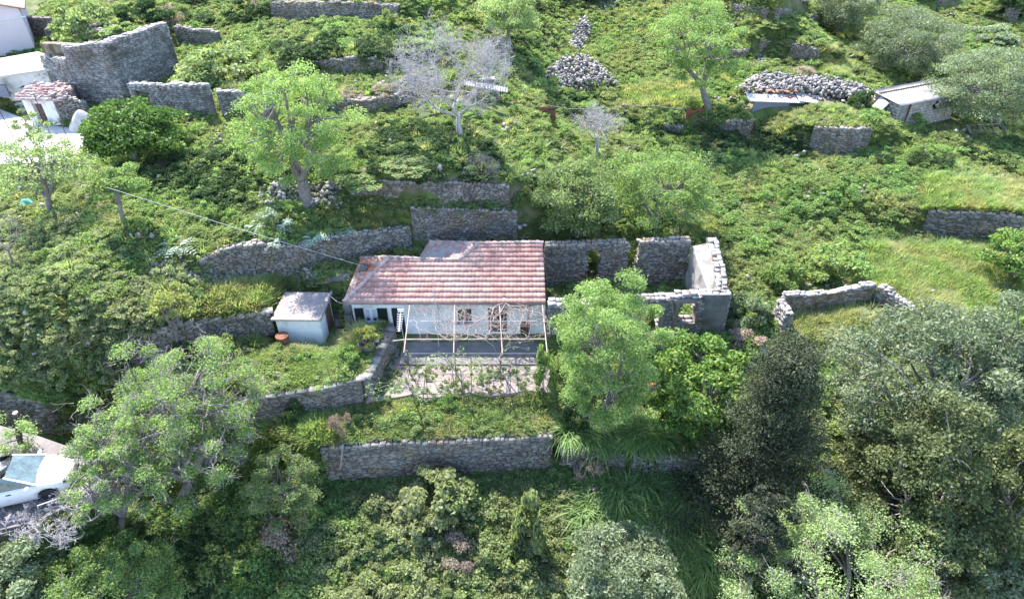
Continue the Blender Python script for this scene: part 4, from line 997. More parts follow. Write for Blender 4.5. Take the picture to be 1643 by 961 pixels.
def clear_walls(P, front=.3, back=.6):
    """nothing rooted inside a wall"""
    k = np.ones(len(P), bool)
    for W_ in WALL_SEGS:
        yw = np.interp(P[:,0], W_[:,0], W_[:,1]) if W_[0,0] < W_[-1,0] else np.interp(P[:,0], W_[::-1,0], W_[::-1,1])
        inx = (P[:,0] > W_[:,0].min()-.1) & (P[:,0] < W_[:,0].max()+.1); k &= ~(inx & (P[:,1] > yw-front) & (P[:,1] < yw+back))
    return k
# ================================================================== ground cover
def wedge(n, rng, y0=10, y1=74):
    """points over the visible hillside with a margin on every side"""
    Y = np.sqrt(rng.uniform(y0**2, y1**2, n)); X = rng.uniform(-1, 1, n)*(Y*.92+9); return X, Y
rng = np.random.default_rng(77)
lawn_px = [[(535,712),(600,648),(700,652),(880,632),(885,700),(575,714)], [(330,640),(440,560),(560,545),(600,570),(590,612),(400,640)]]
grass_pc = proto_coll('grass_tufts', tufts('grass_tuft', 'grass', 4, .34, .022, 1.0, 110, .5, .28))
weed_pc = proto_coll('weed_clumps', weeds('weed_clump', 'weed', 4, 520, .42, .30, .052))
fresh_pc = proto_coll('herb_clumps', weeds('herb_clump', 'fresh', 3, 520, .42, .40, .05))
def ground_points(n, y0, y1, dens=None, seed=0, margin=.15, ww=(.25,.55)):
    rng = np.random.default_rng(seed); X, Y = wedge(n, rng, y0, y1)
    if dens is not None:
        k = rng.random(n) < dens(X, Y); X, Y = X[k], Y[k]
    W = hits(rng.uniform(-120, PW+120, n//2), rng.uniform(-20, PH+60, n//2)); W = W[W[:,1] < y1]
    if dens is not None: W = W[rng.random(len(W)) < dens(W[:,0], W[:,1])]
    X, Y = np.concatenate([X, W[:,0]]), np.concatenate([Y, W[:,1]])
    P = np.stack([X, Y, height(X, Y)-.03], 1); k = keep_out(P, margin) & clear_walls(P, *ww); return P[k]
P = ground_points(16000, 10, 76, seed=1); rs = np.random.default_rng(1)
scatter('ground_cover', weed_pc, 4, P, rs.uniform(.6, 1.35, len(P))*(1+.25*(P[:,1] > 45)), 'low green weeds covering the hillside', seed=1)
P = ground_points(26000, 10, 76, lambda x, y: .35+.65*(wave(x, y, 10, 20, 3) > -.1), seed=2); rs = np.random.default_rng(2)
scatter('wild_grass', grass_pc, 4, P, rs.uniform(.7, 1.5, len(P)), 'tufts of long fresh grass between the weeds', seed=2)
P = ground_points(9000, 12, 76, lambda x, y: (wave(x, y, 8, 18, 5) > .35)*1.0, seed=3); rs = np.random.default_rng(3)
scatter('herb_cover', fresh_pc, 3, P, rs.uniform(.7, 1.6, len(P)), 'patches of bright green leafy herbs', seed=3)
# lawn and garden: dense short grass
rs = np.random.default_rng(4); pts = sample_px(lawn_px, 6500, rs); W = hits(pts[:,0], pts[:,1]); W = W[keep_out(W, .05) & clear_walls(W, .1, .5)]
scatter('lawn_grass', grass_pc, 4, W, rs.uniform(.5, 1.0, len(W)), 'thick green grass on the lawn and the garden terrace', seed=4)
fl_pc = proto_coll('flower_tufts', weeds('flower_tuft', 'flower', 2, 14, .3, .4, .03))
pts = sample_px([[(605,668),(640,648),(740,640),(750,652),(640,672)], [(590,600),(604,580),(608,640),(596,655)], [(742,590),(768,585),(765,625),(745,625)]], 55, rs); W = hits(pts[:,0], pts[:,1]); W[:,2] += .12
scatter('wild_flowers', fl_pc, 2, W, rs.uniform(.6, 1.2, len(W)), 'small yellow flowers at the courtyard edge', seed=5, kind='stuff')

# ================================================================== thickets (stuff): lumps of one kind over a region
def thicket_pc(kind, nm, leaf, n=2600):
    out = []
    for i in range(3):
        rng = np.random.default_rng(i*7+hash_(kind+nm)); P, q, t = dome_pts(n, rng, (1,1,.85), lobes=24, lobe=.30); P[:,2] += .1
        V, F, T = leaves(P, leaf, rng, up=.45, outward=q, t=t); out.append(np_mesh(nm, V, F, M_(kind), T, link=False))
    return proto_coll(nm+'s', out)
TPC = {k: thicket_pc(k, f'{k}_lump', l) for k, l in (('bramble', .085), ('ivy', .085), ('fresh', .075), ('pale', .07), ('carob', .08), ('almond', .08))}
def thicket(name, kind, polys, n, smin, smax, label, seed=0, zs=(.7,1.1), zlow=.0):
    rng = np.random.default_rng(seed+900); pts = sample_px(polys, n, rng); W = hits(pts[:,0], pts[:,1]); k = keep_out(W, smin*.6); W = W[k]
    s = rng.uniform(smin, smax, len(W)); W[:,2] = height(W[:,0], W[:,1])-s*.25
    return scatter(name, TPC[kind], 3, W, s, label, seed, .2, s*rng.uniform(zs[0], zs[1], len(W)))
thicket('bramble_thicket', 'bramble', [[(-60,345),(120,345),(235,400),(300,470),(225,545),(200,580),(95,600),(-60,600)]], 230, .4, .9, 'grey green bramble thicket on the left slope', 1)
thicket('bramble_thicket', 'bramble', [[(560,810),(700,790),(905,770),(915,850),(905,1010),(540,1010),(470,880),(500,815)]], 120, .5, 1.0, 'big olive green bramble thicket below the lawn wall', 2, (.9,1.4))
thicket('shrub_thicket', 'fresh', [[(395,765),(520,770),(540,830),(540,940),(460,1000),(390,1000),(330,860),(350,800)]], 60, .6, 1.05, 'green thicket on the slope left of the bramble mass', 3, (.9,1.4))
thicket('ivy_thicket', 'ivy', [[(430,40),(640,44),(700,90),(640,92),(520,90),(500,105),(520,120),(430,100)], [(285,0),(435,0),(430,40),(300,40)]], 90, .6, 1.0, 'dark ivy and scrub between the upper terrace walls', 4)
thicket('ivy_thicket', 'ivy', [[(590,205),(700,195),(790,225),(800,280),(700,275),(580,270)]], 70, .5, .95, 'dark ivy thicket around the foot of the bare grey tree', 5)
thicket('shrub_thicket', 'fresh', [[(560,185),(700,170),(830,180),(900,200),(900,235),(700,205),(580,205)]], 60, .5, .8, 'bright green scrub in front of the curved terrace wall', 6)
thicket('shrub_thicket', 'fresh', [[(1160,240),(1300,265),(1470,280),(1460,340),(1400,430),(1300,440),(1180,420),(1160,330)]], 120, .55, 1.05, 'wide mass of fresh green bushes between the ruins and the meadow', 7)
thicket('ivy_thicket', 'ivy', [[(1000,200),(1060,185),(1160,215),(1290,225),(1290,255),(1180,245),(1060,240)], [(1290,260),(1390,262),(1420,240),(1600,230),(1643,235),(1643,265),(1480,268)], [(1200,205),(1290,200),(1290,250),(1210,240)]], 90, .45, .85, 'dark ivy along the terrace below the long lean-to', 8)
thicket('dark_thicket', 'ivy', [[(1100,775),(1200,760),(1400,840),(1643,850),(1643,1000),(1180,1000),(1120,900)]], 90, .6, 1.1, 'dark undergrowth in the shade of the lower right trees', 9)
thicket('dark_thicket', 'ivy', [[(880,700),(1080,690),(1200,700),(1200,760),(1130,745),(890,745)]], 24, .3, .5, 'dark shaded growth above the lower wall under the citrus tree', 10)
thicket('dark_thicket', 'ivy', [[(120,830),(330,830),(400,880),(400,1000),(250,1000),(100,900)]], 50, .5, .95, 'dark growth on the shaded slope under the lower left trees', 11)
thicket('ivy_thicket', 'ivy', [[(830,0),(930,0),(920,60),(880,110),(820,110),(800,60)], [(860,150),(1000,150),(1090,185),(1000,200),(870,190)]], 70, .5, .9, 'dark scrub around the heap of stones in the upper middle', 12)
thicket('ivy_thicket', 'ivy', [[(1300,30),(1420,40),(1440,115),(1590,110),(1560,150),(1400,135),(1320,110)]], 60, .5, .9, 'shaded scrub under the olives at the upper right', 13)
thicket('shrub_thicket', 'pale', [[(980,40),(1060,30),(1080,100),(1000,110),(950,90)], [(1020,120),(1110,120),(1120,160),(1010,150)]], 60, .4, .7, 'pale green cushions of herbs left of the spring green tree', 14)
thicket('shrub_thicket', 'almond', [[(1400,225),(1520,255),(1560,300),(1480,320),(1440,280),(1380,265)]], 34, .45, .85, 'yellow green bushes above the bright right hand wall', 15)
thicket('shrub_thicket', 'fresh', [[(160,300),(330,330),(400,370),(300,395),(215,370),(150,345)]], 50, .45, .8, 'leafy weeds on the upper terrace above the rubble', 16)
thicket('ivy_thicket', 'ivy', [[(270,240),(400,240),(420,300),(380,340),(300,320),(200,300)]], 50, .5, .95, 'dark ivy bank left of the big spring green tree', 17)
thicket('shrub_thicket', 'almond', [[(400,720),(540,690),(520,770),(420,790),(330,780)]], 40, .35, .6, 'yellow green growth sloping down left of the lower wall', 18)
thicket('shrub_thicket', 'almond', [[(0,560),(110,585),(105,640),(0,622)]], 40, .35, .6, 'yellow green growth on top of the wall behind the road', 19)
def small_bushes(name, kind, n, seed, label, smin=.25, smax=.6):
    P = ground_points(n, 24, 76, lambda x, y: (wave(x, y, 6, 18, seed) > .1)*1.0, seed=seed, margin=.5, ww=(.6,.9)); rr = np.random.default_rng(seed); s_ = rr.uniform(smin, smax, len(P)); P[:,2] -= s_*.15
    P = P[~inpoly(np.array(ruin_pad), P[:,0], P[:,1])]; scatter(name, TPC[kind], 3, P, s_[:len(P)], label, seed, .2, s_[:len(P)]*rr.uniform(.7, 1.2, len(P)))
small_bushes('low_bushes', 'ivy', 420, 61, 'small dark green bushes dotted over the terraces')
small_bushes('low_bushes', 'pale', 320, 62, 'small pale green bushes dotted over the terraces', .2, .5)
small_bushes('low_bushes', 'almond', 300, 63, 'small yellow green bushes dotted over the terraces', .2, .5)
# far woods beyond the top of the picture
P = np.stack([_rng.uniform(-90, 90, 260), _rng.uniform(66, 110, 260)], 1); P = np.column_stack([P, height(P[:,0], P[:,1])-.2])
scatter('far_wood', TPC['ivy'], 3, P, _rng.uniform(1.2, 2.6, 260), 'dark scrub further up the hill', 40)

# ================================================================== trees
G1 = 'trees on the hillside'
ptree(488, 335, 368, 572, 84, 'almond', 'large spring green tree with thick dark trunk on the rubble above the shed', seed=1, nc=60, nl=34000, leaf=.06, lobe=.20, trunk_h=.22, twigs=140, bark='greybark', cz=.58, rz=.44, low=-.9, tr=.3)
ptree(214, 262, 128, 293, 158, 'citrus', 'round dark glossy citrus tree in front of the tall ruined wall', seed=2, nc=44, nl=17000, leaf=.11, lobe=.27, tr=.12, trunk_h=.15, cz=.52, rz=.48, name='citrus_tree')
ptree(1140, 180, 1048, 1180, -8, 'almond', 'tall spring green tree with leaning dark trunk beside the orange net', seed=3, nc=56, nl=28000, leaf=.068, lobe=.21, tr=.22, trunk_h=.25, twigs=80, cz=.60, rz=.42, low=-.9, wf=1.3)
ptree(1455, 118, 1383, 1542, 14, 'olive', 'round silvery olive tree above the tin roofed hut', seed=4, nc=64, nl=34000, leaf=.062, lobe=.22, tr=.16, trunk_h=.12, long=2.6, cz=.50, rz=.56, low=-.95, wf=1.15, flat=1.0, name='olive_tree')
ptree(1606, 205, 1508, 1690, 80, 'olive', 'large silvery olive tree with a leaning trunk at the right edge beside the hut', seed=5, nc=64, nl=36000, leaf=.062, lobe=.22, tr=.16, trunk_h=.2, long=2.6, cz=.54, rz=.54, low=-.9, wf=1.15, flat=1.0, name='olive_tree')
ptree(1348, 58, 1300, 1412, -40, 'olive', 'dark olive tree cut by the top edge left of the round olive', seed=6, nc=40, nl=22000, leaf=.07, lobe=.25, long=2.4, cz=.50, rz=.52, low=-.9, wf=1.3, flat=1.0, name='olive_tree')
ptree(815, 85, 765, 865, -30, 'pale', 'yellowish grey green tree cut by the top edge right of the bare tree', seed=7, nc=34, nl=14000, leaf=.08, lobe=.28, cz=.55, rz=.46)
ptree(975, 690, 884, 1062, 428, 'almond', 'tall feathery light green tree in front of the roofless ruin', seed=8, nc=90, nl=64000, leaf=.052, lobe=.21, tr=.10, trunk_h=.12, twigs=160, cz=.53, rz=.49, wf=1.12, low=-.9)
ptree(1122, 700, 1048, 1198, 540, 'citrus', 'dark citrus tree with yellow green new leaves right of the feathery tree', seed=9, nc=44, nl=18000, leaf=.10, lobe=.25, tip='citrus_tip', cz=.52, rz=.5, trunk_h=.12, wf=1.2, low=-.8, name='citrus_tree')
ptree(1455, 762, 1340, 1600, 500, 'olive', 'spreading olive tree in front of the small L shaped ruin', seed=11, nc=60, nl=36000, leaf=.065, lobe=.22, long=2.2, tr=.2, cz=.56, rz=.48, name='olive_tree', shell=.4, wf=1.25)
ptree(1590, 760, 1510, 1720, 480, 'olive', 'grey olive tree at the right edge behind the dark carob trees', seed=12, nc=50, nl=30000, leaf=.065, lobe=.24, long=2.2, tr=.18, cz=.60, rz=.42, name='olive_tree')
ptree(1480, 900, 1375, 1570, 640, 'carob', 'dark green carob tree between the cypress and the right edge', seed=13, nc=56, nl=30000, leaf=.075, lobe=.22, cz=.55, rz=.48, name='carob_tree', shell=.4, wf=1.2)
ptree(1600, 930, 1520, 1720, 690, 'carob', 'dark carob tree in the lower right corner', seed=14, nc=50, nl=26000, leaf=.075, lobe=.24, cz=.58, rz=.44, name='carob_tree')
ptree(1350, 1040, 1165, 1490, 838, 'pale', 'wide pale green tree with tangled white twigs at the bottom edge', seed=15, nc=80, nl=46000, leaf=.048, lobe=.17, twigs=420, bark='greybark', cz=.62, rz=.38, trunk_h=.25, tr=.16, hmin=2.5)
ptree(1000, 1000, 893, 1103, 885, 'olive', 'silver olive bush crown poking up at the bottom edge', seed=16, nc=50, nl=30000, leaf=.06, lobe=.22, long=2.6, cz=.55, rz=.46, name='olive_tree', hmin=2.2)
ptree(1490, 1010, 1420, 1560, 828, 'carob', 'olive green leafy tree between the pale bottom tree and the carobs', seed=17, nc=44, nl=20000, leaf=.075, lobe=.25, cz=.58, rz=.44, name='carob_tree')
ptree(1590, 1030, 1530, 1660, 905, 'olive', 'small silvery olive at the bottom right corner', seed=18, nc=34, nl=15000, leaf=.06, lobe=.26, long=2.4, name='olive_tree', hmin=2)
ptree(285, 800, 145, 425, 560, 'almond', 'sprawling spring green tree with tangled grey twigs in the lower left', seed=19, nc=100, nl=42000, leaf=.052, lobe=.14, twigs=1500, bark='greybark', tr=.2, trunk_h=.15, cz=.55, rz=.45, shell=.75)
ptree(178, 1030, 60, 290, 912, 'almond', 'light green tree at the bottom edge left of the dark slope', seed=20, nc=60, nl=40000, leaf=.05, lobe=.18, cz=.58, rz=.42, twigs=60, hmin=2.4)
ptree(30, 1030, -60, 88, 885, 'olive', 'grey green olive in the bottom left corner', seed=21, nc=40, nl=22000, leaf=.06, lobe=.25, long=2.4, name='olive_tree', hmin=2.4)
ptree(292, 572, 245, 322, 462, 'yellow', 'small yellow green tree with forked trunk beside the low curved wall', seed=22, nc=14, nl=2600, leaf=.075, lobe=.32, tr=.09, trunk_h=.42, cz=.78, rz=.24, twigs=20)
ptree(80, 345, -10, 150, 215, 'pale', 'thin yellowish tree with grey limbs at the left edge', seed=23, nc=40, nl=5600, leaf=.075, lobe=.25, tr=.13, twigs=70, trunk_h=.25, cz=.62, rz=.4, bark='greybark')
ptree(68, 275, 28, 82, 170, 'pale', 'wispy sapling in front of the small white outbuilding', seed=24, nc=16, nl=1700, leaf=.06, lobe=.28, tr=.05, twigs=50, trunk_h=.2)
ptree(195, 360, 155, 235, 268, 'fresh', 'small tree with forked dark trunk under the citrus tree', seed=25, nc=20, nl=5200, leaf=.07, lobe=.3, tr=.10, trunk_h=.4, cz=.74, rz=.3)
ptree(935, 385, 850, 1000, 250, 'pale', 'speckled bushy tree behind the roofless ruin, nearest the tiled roof', seed=26, nc=54, nl=26000, leaf=.08, lobe=.23, cz=.52, rz=.5, trunk_h=.12, tip='fresh')
ptree(1050, 375, 965, 1155, 238, 'almond', 'broad light green tree behind the end wall of the ruin', seed=27, nc=54, nl=26000, leaf=.07, lobe=.23, cz=.52, rz=.5, trunk_h=.12, twigs=50)
ptree(1625, 455, 1588, 1700, 370, 'citrus', 'dark green bush tree at the right edge below the bright wall', seed=28, nc=34, nl=12000, leaf=.085, lobe=.27, cz=.52, rz=.5, trunk_h=.12, tip='yellow')
# cypress
def cypress(p, W, H, label, seed=0):
    rng = np.random.default_rng(seed); root = empty('cypress_tree', p, label, 'tree')
    V, F = tubes([(curve((0,0,-.3), (0,0,H*.93), rng, 8, .01), np.linspace(.22, .02, 8))]+[(curve((0,0,z), (math.cos(a)*r, math.sin(a)*r, z+r*.25), rng, 4, .05), np.linspace(.035,.008,4)) for z, a, r in [(H*f, rng.uniform(0,6.28), W/2*(1-f)**.75*.8) for f in np.linspace(.08,.92,60)]], 5)
    np_mesh('trunk', V, F, M['bark'], None, parent=root)
    nb = 260; f = rng.uniform(.03, 1, nb)**.9; a = rng.uniform(0, 6.28, nb); r = W/2*(1-f**.9)**.95*rng.uniform(.35, 1.0, nb)+.04
    C = np.stack([r*np.cos(a), r*np.sin(a), H*(.06+.94*f)-.2*r], 1); n = 85000; k = rng.integers(0, nb, n)
    # sprays: flat, drooping outward
    out = np.stack([np.cos(a), np.sin(a), np.full(nb, .25)], 1)[k]; side = np.stack([-np.sin(a), np.cos(a), np.zeros(nb)], 1)[k]
    u = rng.uniform(-1, .5, n); s = rng.normal(0, .28, n)*(1.1-np.abs(u)*.5); sz = (W*.13)*rng.uniform(.7, 1.3, nb)[k]
    P = C[k]+out*(u*sz*1.3)[:,None]+side*(s*sz*1.4)[:,None]+np.stack([np.zeros(n)]*2+[rng.normal(0,.10,n)], 1)
    V, F, T = leaves(P, .052, rng, up=.3, outward=out, t=rng.random(nb)[k]*.5+rng.random(n)*.5, long=2.0); np_mesh('crown', V, F, M_('conifer'), T, parent=root)
cyY = 17.6; ct = at_y(1280, 556, cyY); p = Vector((ct.x, cyY, gz(ct.x, cyY)-.1))
cypress(p, 300/scale_at((p.x,p.y,p.z+2)), ct.z-p.z, 'very dark pointed cypress in front of the olive trees', 3)
ptree(1195, 990, 1165, 1260, 760, 'conifer', 'low brownish cypress side growth left of the dark cypress', seed=31, nc=40, nl=16000, leaf=.06, lobe=.24, long=2, name='conifer', cz=.55, rz=.48)
# bare trees
p = hit(742, 225); bare_tree(p, ztop(p,2)-p.z, 205/scale_at((p.x,p.y,p.z+3)), 'large leafless whitish grey tree above the cottage', seed=4, tr=.17, lean=(-.5,0), depth=6, nb=4, trunk_frac=.2)
p = hit(955, 248); bare_tree(p, ztop(p,160)-p.z, 100/scale_at(p), 'small leafless tree with bent dark trunk in the upper middle', seed=5, tr=.11, depth=5, nb=4, lean=(-.1,0), trunk_frac=.3, spread=.9)
p = hit(28, 430); bare_tree(p, ztop(p,335)-p.z, 70/scale_at(p), 'small leafless brown tree at the left edge in the brambles', seed=6, tr=.07, depth=4, nb=3, mat='greybark', trunk_frac=.3)
p = hit(775, 320); bare_tree(p, ztop(p,235)-p.z, 60/scale_at(p), 'small dry sapling behind the upper terrace wall', seed=7, tr=.04, depth=4, nb=4, mat='greybark', trunk_frac=.3)
p = at_z(118, 850, -.35); bare_tree(p, 1.3, 4.6, 'heap of fallen bare grey branches under the road railing', seed=8, tr=.08, thin=1.8, depth=5, nb=4, spread=.7, name='fallen_branches', trunk_frac=.08, D=2.6)
p = hit(395, 740); bare_tree(Vector((p.x-.6, p.y, gz(p.x-.6,p.y))), 1.7, 4.2, 'tangle of bare grey branches leaning on the garden wall', seed=9, tr=.05, depth=5, nb=4, spread=.8, name='fallen_branches', trunk_frac=.1, D=1.6)
p = hit(165, 700); bare_tree(Vector((p.x+.2, p.y, gz(p.x+.2,p.y))), 1.8, 4.2, 'fan of bare grey branches above the bonnet of the white car', seed=10, tr=.05, depth=5, nb=4, spread=.7, name='fallen_branches', trunk_frac=.1, D=1.8)
# reeds
rp_ = proto_coll('reed_clumps', tufts('reed_clump', 'reed', 3, 1.7, .042, 1.1, 140, 1.05, .25, 8))
rs = np.random.default_rng(9)
pts = sample_px([[(920,785),(1060,770),(1120,790),(1155,860),(1130,935),(1050,900),(940,860)]], 70, rs); W = hits(pts[:,0], pts[:,1]); scatter('reed_bed', rp_, 3, W, rs.uniform(.8, 1.15, len(W)), 'bed of arching bright green reeds below the lower wall', 21, .12)
pts = sample_px([[(905,690),(960,690),(1050,700),(1080,715),(960,716),(900,700)]], 30, rs); W = hits(pts[:,0], pts[:,1]); scatter('reed_bed', rp_, 3, W, rs.uniform(.6, .95, len(W)), 'bed of arching reeds spilling over the lower wall', 22, .12)
# cardoons
def cardoon(p, s, label, seed):
    rng = np.random.default_rng(seed); root = empty('cardoon', p, label, 'plant', 'silver cardoons on the terraces'); n = 22; Vs, Fs, Ts, off = [], [], [], 0
    paths = []
    for i in range(n):
        a = 2.4*i; inc = rng.uniform(.35, 1.15); L = s*rng.uniform(.7, 1.1); k = 9; q = np.linspace(0,1,k)
        h = math.cos(inc)*L*(q-.5*q**2.2*(1+inc)); r = math.sin(inc)*L*(q+.2*q*q); X = np.stack([r*math.cos(a), r*math.sin(a), h+.03], 1); paths.append((X, np.linspace(.014,.004,k)))
        sd_ = np.array([-math.sin(a), math.cos(a), .15])
        for j in range(1, k):
            for sg in (-1, 1):
                c = X[j]; l = s*.22*math.sin(q[j]*2.6+.35); d = sd_*sg+np.array([math.cos(a)*.5, math.sin(a)*.5, 0]); d /= np.linalg.norm(d); e = c+d*l; m_ = (c+e)/2; nn = np.array([math.cos(a), math.sin(a), 0])*.035*s
                Vs += [c, m_-nn, e, m_+nn]; Fs.append((off, off+1, off+2, off+3)); Ts += [rng.random()]*4; off += 4
    np_mesh('leaves', np.array(Vs), np.array(Fs), M_('silver'), Ts, parent=root); V, F = tubes(paths, 4); np_mesh('leaf_ribs', V, F, M_('silver'), None, parent=root)
for i, (x, y, s, lb) in enumerate([(288,398,1.15,'bushy silver cardoon left of the others above the rubble'), (405,368,1.0,'silver cardoon on the terrace edge left of the power cable'), (452,366,.9,'silver cardoon at the middle of the curved wall top'), (437,392,.8,'silver cardoon hanging over the curved wall'), (503,386,.95,'silver cardoon on the curved wall right of its middle'), (552,376,.8,'silver cardoon nearest the cottage above the curved wall'), (430,348,.85,'silver cardoon behind the others near the thick trunk')]):
    p = hit(x, y); cardoon(p, s, lb, i)
# single shrubs
pshrub(648, 700, 702, 672, 'pale', 'round grey green herb bush in the middle of the lawn')
pshrub(700, 735, 665, 640, 'fresh', 'low dark green clump in the lawn below the courtyard edge')
pshrub(755, 800, 700, 676, 'fresh', 'green clump on the lawn right of the grey herb bush')
pshrub(526, 566, 706, 662, 'dry', 'dry brown bush on the lawn corner above the lower wall')
pshrub(560, 600, 694, 668, 'ivy', 'dark green bush on the lawn beside the dry brown one')
pshrub(452, 490, 692, 650, 'ivy', 'dark leafy sapling at the foot of the garden wall')
pshrub(340, 385, 590, 540, 'fresh', 'broad leaved green plant in the garden left of the barrel')
pshrub(500, 545, 650, 610, 'pale', 'grey green bush near the garden wall coping')
pshrub(430, 470, 640, 605, 'pale', 'second grey green bush on the garden terrace, further left')
pshrub(540, 580, 590, 555, 'almond', 'bright green bush in the garden near the potted shrub')
pshrub(160, 215, 560, 485, 'yellow', 'yellow green bush at the edge of the brambles')
pshrub(275, 320, 595, 545, 'ivy', 'dark bush behind the small forked tree')
pshrub(1165, 1235, 530, 470, 'olive', 'grey bush against the outer wall of the ruin')
pshrub(1150, 1195, 600, 560, 'fresh', 'green bush below the corner of the roofless ruin')
pshrub(1190, 1235, 650, 608, 'yellow', 'yellow green bush by the pale stone slabs')
pshrub(1300, 1400, 470, 395, 'fresh', 'large round green bush behind the L shaped ruin')
pshrub(1230, 1290, 470, 420, 'almond', 'light bush behind the left end of the L shaped ruin')
pshrub(620, 700, 345, 318, 'fresh', 'green growth on the terrace above the wall behind the roof')
pshrub(545, 625, 345, 300, 'fresh', 'leafy bush right of the thick dark trunk')
pshrub(740, 800, 345, 315, 'ivy', 'dark weeds at the foot of the dry sapling')
pshrub(650, 690, 300, 262, 'bramble', 'bramble bush behind the upper dark terrace wall')
pshrub(85, 175, 75, 5, 'pale', 'pale shrub behind the stone shed remains at the upper left')
pshrub(180, 260, 60, 0, 'ivy', 'dark shrub behind the tall ruined wall')
pshrub(285, 400, 140, 72, 'pale', 'sprawling pale bush right of the tall ruined wall')
pshrub(160, 225, 75, 38, 'almond', 'yellow green bush on top of the tall ruined wall')
pshrub(240, 290, 50, 8, 'dry', 'purple brown dry scrub above the end of the tall ruined wall')
pshrub(540, 590, 168, 142, 'dry', 'dry purple weeds on the small curved terrace, left')
pshrub(595, 640, 160, 132, 'dry', 'dry purple weeds on the small curved terrace, right')
pshrub(1275, 1315, 130, 105, 'dry', 'round purple grey bush above the stone heap by the lean-to')
pshrub(1560, 1640, 75, 40, 'olive', 'grey bush above the right hand olive')
pshrub(1365, 1400, 180, 140, 'ivy', 'dark bush at the left wall of the tin roofed hut')
pshrub(1440, 1490, 205, 178, 'almond', 'light green bush in front of the cinder block wall')
pshrub(600, 640, 60, 20, 'fresh', 'green bush at the right end of the top terrace wall')
pshrub(640, 700, 110, 60, 'pale', 'pale yellow bush left of the bare grey tree crown')
pshrub(1060, 1120, 640, 590, 'yellow', 'yellow green clump in the gap between the two trees') if False else None
pshrub(905, 945, 700, 640, 'ivy', 'dark bush at the right end of the lawn')
pshrub(855, 890, 640, 560, 'almond', 'green climber bush at the right end of the courtyard')
pshrub(1035, 1075, 530, 480, 'almond', 'bright bush seen through the empty ruin doorway', seed=0)
pshrub(820, 880, 905, 800, 'bramble', 'tall grey twigged bramble mound right of the thicket')
pshrub(640, 760, 860, 765, 'bramble', 'highest bramble mound below the middle of the lower wall')

pshrub(920, 975, 790, 735, 'dry', 'grey tangle of dead twigs in the brambles under the right part of the lower wall')
pshrub(420, 500, 900, 830, 'dry', 'brown patch of dead twigs low in the left of the bramble mass')
pshrub(1170, 1230, 575, 530, 'dry', 'brown dead scrub right of the roofless ruin corner')
pshrub(700, 770, 930, 870, 'dry', 'grey dead twigs in the bramble mass near the bottom edge')
ptree(1420, 850, 1330, 1500, 690, 'carob', 'dark carob tree right behind the pale bottom tree', seed=41, nc=50, nl=24000, leaf=.07, lobe=.22, cz=.55, rz=.48, name='carob_tree')
ptree(1300, 900, 1240, 1380, 800, 'conifer', 'dark bushy conifer at the foot of the cypress', seed=42, nc=40, nl=18000, leaf=.06, lobe=.24, cz=.55, rz=.48, name='conifer')

ptree(185, 850, 108, 262, 672, 'almond', 'lower spring green tree full of grey twigs beside the end of the road', seed=43, nc=60, nl=15000, leaf=.052, lobe=.17, twigs=900, bark='greybark', tr=.13, trunk_h=.15, cz=.55, rz=.45, shell=.75)
ptree(450, 830, 395, 520, 742, 'pale', 'pale feathery young tree below the left end of the lower wall', seed=44, nc=46, nl=20000, leaf=.05, lobe=.2, twigs=60, cz=.55, rz=.46, hmin=1.6)

rs = np.random.default_rng(31); pts = sample_px([[(608,585),(870,575),(875,632),(740,645),(604,645)], [(604,560),(640,560),(625,650),(600,650)]], 230, rs); W = hits(pts[:,0], pts[:,1]); W[:,2] = .02
scatter('courtyard_weeds', weed_pc, 4, W, rs.uniform(.15, .5, len(W)), 'low weeds in the cracks of the courtyard', 31)
pshrub(1215, 1262, 80, 35, 'fresh', 'green bush between the two small walls on the upper right slope')
pshrub(1258, 1300, 66, 48, 'almond', 'light bush below the sloping wall at the top right')

def stone_protos():
    out = []
    for i in range(4):
        r_ = np.random.default_rng(i); n = 7; C = np.column_stack([r_.normal(0,.22,(n,2)), r_.uniform(.0,.06,n)]); H = r_.uniform(.04,.13,(n,3))*np.array([1.1,.9,.6]); A = np.linalg.qr(r_.normal(size=(n,3,3)))[0]
        V, F, t = boxes(C, H, A, r_, .22); out.append(np_mesh('loose_stone', V, F, M['rubble'], t, link=False))
    return proto_coll('loose_stones', out)
P = ground_points(2600, 20, 76, lambda x, y: (wave(x, y, 16, 26, 9) > .75)*1.0, seed=71, ww=(.2,.4)); rs = np.random.default_rng(71); P[:,2] += .08
scatter('loose_stones', stone_protos(), 4, P, rs.uniform(.7, 1.7, len(P)), 'loose grey field stones lying between the weeds', 71, .4)
dry_pc = proto_coll('dry_weeds', weeds('dry_weed', 'dry', 3, 300, .42, .34, .045))
P = ground_points(3600, 20, 76, lambda x, y: (wave(x, y, 12, 22, 12) > .7)*1.0, seed=72); rs = np.random.default_rng(72)
scatter('dry_weeds', dry_pc, 3, P, rs.uniform(.5, 1.1, len(P)), 'dry brown and purple weeds between the green ones', 72)
P = ground_points(2200, 20, 76, lambda x, y: (wave(x, y, 6, 14, 15) > .6)*1.0, seed=73); rs = np.random.default_rng(73); tall = proto_coll('tall_herbs', tufts('tall_herb', 'grass', 3, .75, .03, .6, 70, .3, .3))
scatter('tall_grass', tall, 3, P, rs.uniform(.6, 1.2, len(P)), 'stands of taller pale grass on the slopes', 73)

p = at_z(40, 842, -.2); bare_tree(p, 1.2, 4.0, 'spray of bare grey branches in front of the side of the white car', seed=18, tr=.06, depth=5, nb=4, spread=.7, name='fallen_branches', trunk_frac=.08, D=2.2, thin=1.8)
